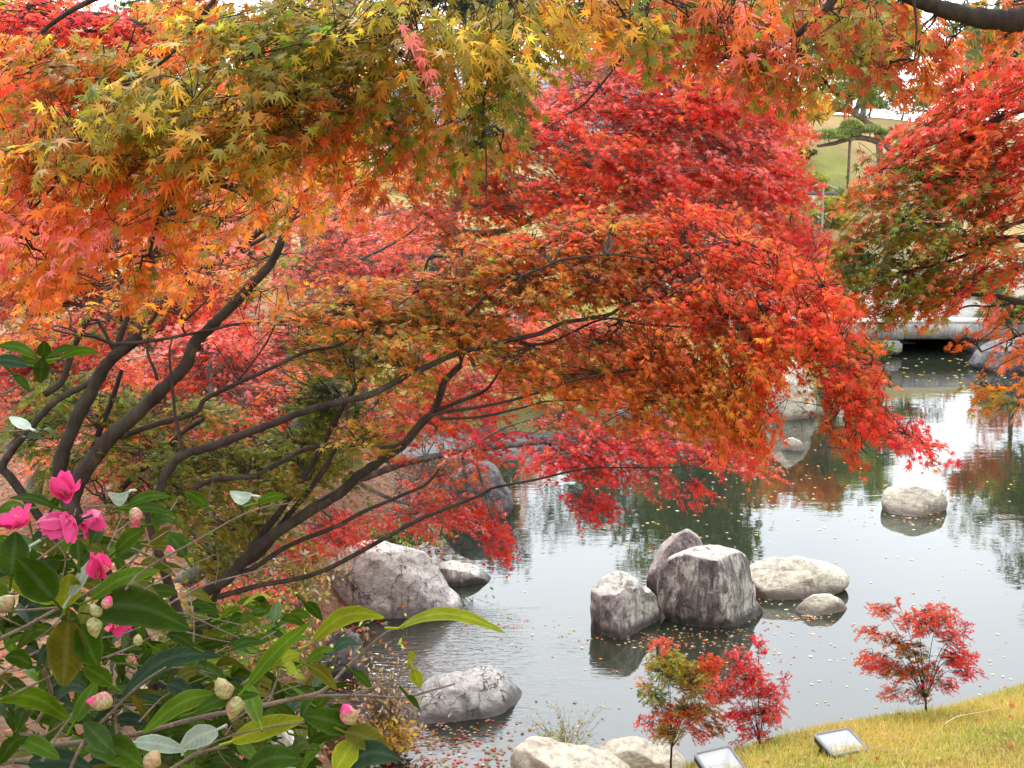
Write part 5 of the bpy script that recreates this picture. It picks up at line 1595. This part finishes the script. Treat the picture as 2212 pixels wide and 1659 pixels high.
def bud(px_, py_, r, ang, pinkness, seed, Y=YC - .03):
    rng = np.random.default_rng(seed)
    c = at(px_, py_, Y)
    R = r * Y / F
    d = np.array([math.cos(ang), -.2, math.sin(ang)])
    d = nrm(d)
    a1 = nrm(np.cross(d, [.3, .9, .2]))
    a2 = np.cross(d, a1)
    mb = MB()
    n1, n2 = 22, 20
    t = np.linspace(0, 1, n1)
    pr = np.sin(np.pi * t ** .74) ** .85
    V, cl = [], []
    for k in range(n1):
        for q in range(n2):
            an = 2 * math.pi * q / n2
            sc_ = 1 + .08 * math.sin(an * 3 + t[k] * 9) * (t[k] < .85)
            V.append(c + d * (t[k] - .5) * R * 2.9 + (a1 * math.cos(an) + a2 * math.sin(an)) * R * pr[k] * sc_)
            green, blush = np.array([.27, .29, .09]), np.array([.62, .20, .19])
            if t[k] > .72 - .1 * math.sin(an * 3) and pinkness > .5:
                cc_ = PINK * 1.05
            else:
                w_ = np.clip(pinkness * (.4 + .8 * math.sin(an * 2 + seed) * .5 + t[k] * .5), 0, 1)
                cc_ = green * (1 - w_) + blush * w_
            edge = ((t[k] * 4.2 + .5 * math.sin(an * 3)) % 1.0)          # overlapping scales
            cl.append(cc_ * (.45 + .6 * edge) if t[k] < .75 else cc_)
    i, j = np.meshgrid(np.arange(n1 - 1), np.arange(n2), indexing='ij')
    j2 = (j + 1) % n2
    f = np.stack([i * n2 + j, i * n2 + j2, (i + 1) * n2 + j2, (i + 1) * n2 + j], -1).reshape(-1, 4)
    mb.add(np.array(V), f, np.array(cl))
    mb.build('bud', M_BUD, ct, True)


bud(215, 1515, 21, math.radians(175), .9, 1)
bud(482, 1486, 21, math.radians(110), .25, 2)
bud(506, 1530, 20, math.radians(250), .45, 3)
bud(330, 1640, 21, math.radians(60), .45, 4)
bud(204, 1356, 17, math.radians(280), .2, 5)
bud(752, 1542, 21, math.radians(110), .95, 6, YC + .02)
bud(292, 1116, 15, math.radians(265), .9, 7)
bud(368, 1192, 12, math.radians(100), .9, 8, YC + .05)
bud(15, 1300, 18, math.radians(40), .4, 9)
bud(232, 1300, 13, math.radians(60), .9, 10)
bud(206, 1318, 13, math.radians(120), .15, 11)
bud(298, 1382, 11, math.radians(80), .15, 12)


# ---------------------------------------------------------------- beyond the pond
def needle_pad(mb, c, rx, ry, rz, n, rng, pal='NEN', ln=.13):
    u = nrm(rng.normal(size=(n, 3)))
    u[:, 2] = np.abs(u[:, 2]) * 1.0 - .12
    p = c + u * np.array([rx, ry, rz]) * (rng.random((n, 1)) ** .35)
    k = 6
    sp = np.repeat(np.arange(n), k)
    d = nrm(rng.normal(0, .8, (n * k, 3)) + (0, 0, .9))
    w = nrm(np.cross(d, rng.normal(size=(n * k, 3)))) * .011
    l = ln * rng.uniform(.6, 1.2, (n * k, 1))
    V = np.stack([p[sp] - w, p[sp] + w, p[sp] + d * l], 1).reshape(-1, 3)
    col = pick(rng, pal, n, sp)
    mb.add(V, np.arange(len(V)).reshape(-1, 3), np.repeat(col, 3, 0))


def pine(label, trunk, limbs_, pads, seed, pal='NVN', r=.13, n=900, prop=None, group='pines on the far lawn'):
    rng = np.random.default_rng(seed)
    wood, cr = MB(), MB()
    T = limb(wood, trunk, r, r * .35, rng, 8)
    for L_ in limbs_:
        limb(wood, L_, r * .42, r * .15, rng, 6)
    for (c, rx, ry, rz) in pads:
        c = np.array(c)
        q = T[np.argmin(np.linalg.norm(T - c, axis=1))]
        tubes(wood, np.array([[q, (q + c) / 2 + (0, 0, -.05), c - (0, 0, rz * .2)]]), np.array([[r * .3, r * .22, r * .1]]), 5)
        needle_pad(cr, c, rx, ry, rz, n, rng, pal)
    t = thing('pine_tree', label, 'tree', tuple(trunk[0]), group)
    wood.build('trunk', M_PINEB, t, True)
    cr.build('crown', M_NEEDLE, t)
    if prop is not None:
        mb = MB()
        tubes(mb, np.array([[prop[0], (np.array(prop[0]) + prop[1]) / 2, prop[1]]]), np.full((1, 3), .045), 8)
        mb.build('support_pole', M_PINEB, t, True)
    return t


YP = 43.0


def pp(a, b, rx, ry, Y=YP, rd=None):
    s = Y / F
    return (at(a, b, Y), rx * s, (rd or rx * s * .8), ry * s * 1.35)


tb = at(1905, 330, YP)
tb[2] = hz(tb[0], tb[1]) - .1
pine('spreading cloud pruned pine on the far sandy lawn, the upper one', [tb] + px(YP, (1895, 290), (1870, 262), (1840, 240), (1830, 215), (1860, 190)), [px(YP, (1860, 255), (1820, 240), (1770, 250), (1720, 268)), px(YP, (1845, 235), (1880, 215), (1910, 210))],
     [pp(1745, 258, 45, 16), pp(1795, 238, 40, 14), pp(1850, 205, 45, 18), pp(1885, 232, 30, 16), pp(1815, 200, 40, 16), pp(1900, 180, 40, 18), pp(1840, 170, 40, 18)], 51)
tb = at(1935, 372, YP - 3)
tb[2] = hz(tb[0], tb[1]) - .1
pt0 = at(1836, 304, YP - 3)
pine('low pine with one long bough held up by a support pole', [tb] + px(YP - 3, (1925, 330), (1890, 305), (1850, 298), (1800, 310), (1765, 316)), [],
     [pp(1790, 298, 48, 13, YP - 3), pp(1830, 290, 30, 11, YP - 3), pp(1838, 274, 22, 10, YP - 3), pp(1880, 285, 30, 10, YP - 3), pp(1930, 300, 40, 16, YP - 3)], 52, prop=(pt0, np.array([pt0[0], pt0[1], hz(pt0[0], pt0[1]) - .1])))


def leafy(label, x, y, hgt, rad, pal, seed, n=2600, leaf=.2, name='broadleaf_tree', cat='tree', trunk_r=.14, group=None, flat=1.0, low=.35, bark=M_GBARK):
    """A free standing tree or bush seen from afar: trunk, limbs, and a crown of many leaf clumps."""
    rng = np.random.default_rng(seed)
    b = np.array([x, y, hz(x, y) - .1])
    wood, cr = MB(), MB()
    cz = b[2] + hgt * (low + (1 - low) / 2)
    rz = hgt * (1 - low) / 2 * flat
    top = np.array([x + rng.normal(0, rad * .15), y, b[2] + hgt * .85])
    T = limb(wood, [b, b * .6 + top * .4 + rng.normal(0, rad * .06, 3), top], trunk_r, trunk_r * .3, rng, 8)
    m = 16
    cc = nrm(rng.normal(size=(m, 3))) * rng.uniform(.35, .95, (m, 1)) * np.array([rad, rad, rz]) + np.array([x, y, cz])
    for c_ in cc:
        q = T[np.argmin(np.linalg.norm(T - (c_ - (0, 0, rz * .4)), axis=1))]
        tubes(wood, np.array([[q, (q + c_) / 2 + rng.normal(0, .1, 3) * rad * .3, c_]]), np.array([[trunk_r * .4, trunk_r * .25, trunk_r * .08]]), 5)
    k = n // m
    sp = np.repeat(np.arange(m), k)
    sz = rng.uniform(.28, .5, m)
    P = cc[sp] + nrm(rng.normal(size=(m * k, 3))) * (rng.random((m * k, 1)) ** .5) * sz[sp][:, None] * np.array([rad, rad, rz * .8])
    D = rng.normal(size=(m * k, 3)) + (0, 0, -.3)
    Nn = rng.normal(0, .6, (m * k, 3)) + (0, 0, .8)
    put_leaves(cr, LEAF5, P, D, Nn, leaf * rng.uniform(.6, 1.3, m * k), pick(rng, pal, m, sp), rng)
    t = thing(name, label, cat, tuple(b), group)
    wood.build('trunk', bark, t, True)
    cr.build('crown' if name.endswith('tree') else 'foliage', M_FAR, t)
    return t


# trees on the far side, seen in gaps and mirrored in the pond
GT = 'trees beyond the pond'
leafy('dark evergreen tree beyond the pond behind the standing rock', 4.4, 28, 5.0, 1.9, 'EKN', 61, 1800, .2, group=GT)
leafy('orange maple on the far shore whose colour mirrors in the pond', 6.4, 24.6, 2.8, 1.2, 'AOA', 63, 1500, .16, group=GT)
leafy('tall dark pine like tree right of the stone bridge', 14.5, 27, 9.5, 2.4, 'EKE', 64, 1900, .2, group=GT, low=.25)
leafy('broad evergreen beside the right shore past the boulder', 13.2, 22.5, 6.5, 2.2, 'ENG', 65, 1900, .2, group=GT, low=.2)
leafy('red brown maple at the right shore past the boulder', 12.6, 19.5, 3.4, 1.5, 'BCB', 66, 2600, .16, group=GT, low=.2)
leafy('green hilltop tree behind the pines', 16, 58, 7, 3.6, 'NEV', 68, 3000, .4, group=GT)
leafy('light green rounded tree above the upper pine', 14.2, 50, 4.6, 1.9, 'VVN', 69, 2200, .26, group=GT, low=.2)
leafy('yellow leaved tree far left behind the rose red maple', -8.0, 20, 7, 2.1, 'YYV', 70, 3000, .2, group=GT)
leafy('pale yellow tree at the left edge far behind the stems', -10.5, 24, 8, 2.6, 'YTV', 71, 3000, .22, group=GT)
leafy('golden tree in the middle distance behind the crimson maple', -4.5, 27, 6, 2.2, 'YAO', 72, 2800, .2, group=GT)
leafy('dark green conifer behind the pale building', -2.0, 58, 11, 3.2, 'EKE', 73, 3000, .4, group=GT)
leafy('red tree behind the far left gravel yard', -6.0, 32, 7, 2.8, 'RPO', 74, 3000, .25, group=GT)
leafy('orange tree at the far side above the inlet', 8.0, 38, 5, 2.0, 'OAY', 75, 2600, .22, group=GT)
leafy('mixed green tree at the far right above the gravel', 19, 40, 8, 3.2, 'NVE', 76, 2800, .3, group=GT)
leafy('brown red tree right of the upper pine', 20.5, 48, 6, 2.4, 'BOA', 77, 2600, .28, group=GT)
leafy('olive tree between the pale building and the sandy lawn', 7.5, 50, 8, 3, 'LVN', 78, 2800, .3, group=GT)
leafy('russet tree behind the pale building at the left', -10, 50, 9, 3.4, 'OBA', 79, 2800, .34, group=GT)
leafy('orange hillside tree far behind the scarlet maple', -2, 70, 15, 5, 'OBA', 200, 3600, .42, group=GT, low=.1)
leafy('dark green hillside tree far behind the overhead boughs', 6, 74, 15, 5, 'EKN', 201, 3600, .42, group=GT, low=.1)
leafy('crimson hillside tree far behind the slatted house', -10, 68, 15, 5, 'RBO', 202, 3600, .42, group=GT, low=.1)
leafy('deep green hillside tree at the far left', -20, 66, 14, 5, 'EKG', 203, 3600, .42, group=GT, low=.1)
leafy('amber hillside tree far left of the crimson one', -16, 60, 12, 4, 'AOL', 204, 3600, .42, group=GT, low=.1)
leafy('brown hillside tree right of the sandy lawn', 31, 70, 13, 5, 'BOL', 205, 3600, .42, group=GT, low=.1)
leafy('olive hillside tree between pines and the brown one', 12, 78, 15, 5, 'LNE', 206, 3600, .42, group=GT, low=.1)
leafy('dark hillside tree at the far right edge', 38, 62, 14, 5, 'EKN', 207, 3600, .42, group=GT, low=.1)
leafy('dark evergreen on the slope right of the gravel', 24, 46, 5.5, 2.4, 'ENG', 221, 2600, .3, group=GT)
leafy('crimson tree on the slope beyond the right bank', 22, 36, 4.5, 2.0, 'RBO', 222, 2600, .25, group=GT)
leafy('amber tree beyond the right bank behind the crimson one', 29, 44, 6, 2.6, 'AOL', 223, 2600, .3, group=GT)
GBu = 'clipped bushes on the far side'



def bush(label, a, b, Y, w, h, pal, seed):
    p = at(a, b, Y)
    leafy(label, p[0], Y, h, w, pal, seed, 1500, .12, name='bush', cat='bush', trunk_r=.05, group=GBu, low=.05)


bush('yellow green bush in the gap below the propped pine', 1800, 400, 38, .75, 1.3, 'VVL', 81)
bush('grey green feathery bush left of the yellow green one', 1740, 390, 37.5, .7, 1.5, 'NVW', 82)
bush('bright green low bush right below the propped pine', 1850, 380, 40, .7, .7, 'VVN', 83)
bush('dark round bush at the left end of the sandy lawn', 1722, 350, 43, .55, .8, 'EEN', 84)
bush('reddish low bush above the little railing', 1775, 425, 36, .4, .6, 'POB', 85)
bush('dark azalea bush on the far shore by the standing rock', 1780, 860, 21.8, .6, .8, 'EKG', 86)
bush('green bush at the far shore beside the bridge end', 1850, 690, 26, .7, 1.0, 'GEN', 87)
bush('dark green bush on the right bank above the bridge boulder', 2190, 690, 27.5, .8, 1.2, 'EGN', 88)
bush('small pale bush beyond the bridge deck', 2130, 640, 32, .6, .8, 'NVG', 89)

bush('bright green bush on the hill crest behind the upper pine', 1880, 200, 52, 1.3, 2.4, 'VVN', 90)
bush('grey green bush on the hill crest right of the upper pine', 1950, 190, 53, 1.5, 2.2, 'NVN', 91)
bush('yellow green bush on the hill crest left of the upper pine', 1800, 190, 52, 1.2, 2.0, 'VYV', 92)
bush('rust coloured bush on the hill crest far right', 2040, 180, 53, 1.5, 2.2, 'BNO', 93)
bush('pale green shrub low on the sandy slope', 1765, 350, 41, .6, .7, 'VVN', 94)
# rocks at the far lawn edge, small railing
M_PALE = plain('pale_wood', (.27, .25, .23), .7)
M_DARKW = plain('dark_wood', (.10, .09, .09), .7)
rl = at(1790, 420, 36)
zr = hz(rl[0], 36)
t = thing('garden_railing', 'small arched pale railing with dark crossbar in the gap below the pines', 'railing', (rl[0], 36, zr))
mb = MB()
s36 = 36 / F
arc = [at(1745 + q * 9, 408 - 9 * math.sin(math.pi * q / 7), 36) for q in range(8)]
limb(mb, arc, .03, .03, rngS, 6, 3, 0)
mb.build('top_rail', M_PALE, t, True)
for a in (1779,):
    mb = MB()
    p0, p1 = at(a, 404, 36), at(a, 432, 36)
    p1[2] = min(p1[2], hz(p1[0], 36))
    limb(mb, [p1, p0], .03, .03, rngS, 6, 2, 0)
    mb.build('post', M_PALE, t)
mb = MB()
limb(mb, [at(1742, 418, 36.08), at(1810, 418, 36.08)], .05, .05, rngS, 6, 3, 0)
mb.build('crossbar', M_DARKW, t)

# pale building far behind the leaves
hx0, hx1, hy = -5.5, 5.2, 46.0
hzv = min(hz(hx0, hy), hz(hx1, hy)) - .2
M_WALL = plain('white_wall', (.74, .75, .77), .8)
M_ROOF = plain('roof_tiles', (.16, .18, .22), .6)
hb = thing('garden_house', 'long white walled house with dark slatted windows glimpsed behind the leaves', 'house', ((hx0 + hx1) / 2, hy + 3, hzv))
mb = MB()
box(mb, (hx0, hy, hzv), (hx1, hy + 6, 6.1))
mb.build('wall', M_WALL, hb)
mb = MB()
R0 = np.array([(hx0 - .7, hy - .8, 6.0), (hx1 + .7, hy - .8, 6.0), (hx1 + .7, hy + 6.8, 6.0), (hx0 - .7, hy + 6.8, 6.0), (hx0 + 1, hy + 3, 8.0), (hx1 - 1, hy + 3, 8.0),
               (hx0 - .7, hy - .8, 6.12), (hx1 + .7, hy - .8, 6.12), (hx1 + .7, hy + 6.8, 6.12), (hx0 - .7, hy + 6.8, 6.12)])
mb.add(R0, [np.array([(0, 1, 2, 3), (6, 7, 5, 4), (8, 9, 4, 5), (0, 1, 7, 6), (1, 2, 8, 7), (2, 3, 9, 8), (3, 0, 6, 9)]), np.array([(7, 8, 5), (9, 6, 4)])])
mb.build('roof', M_ROOF, hb)
for k in range(5):
    mb = MB()
    xa = hx0 + .5 + k * 2.05
    for q in range(6):
        box(mb, (xa, hy - .06, 4.0 + q * .28), (xa + 1.5, hy - .003, 4.1 + q * .28))
    mb.build('window_lattice', M_ROOF, hb)
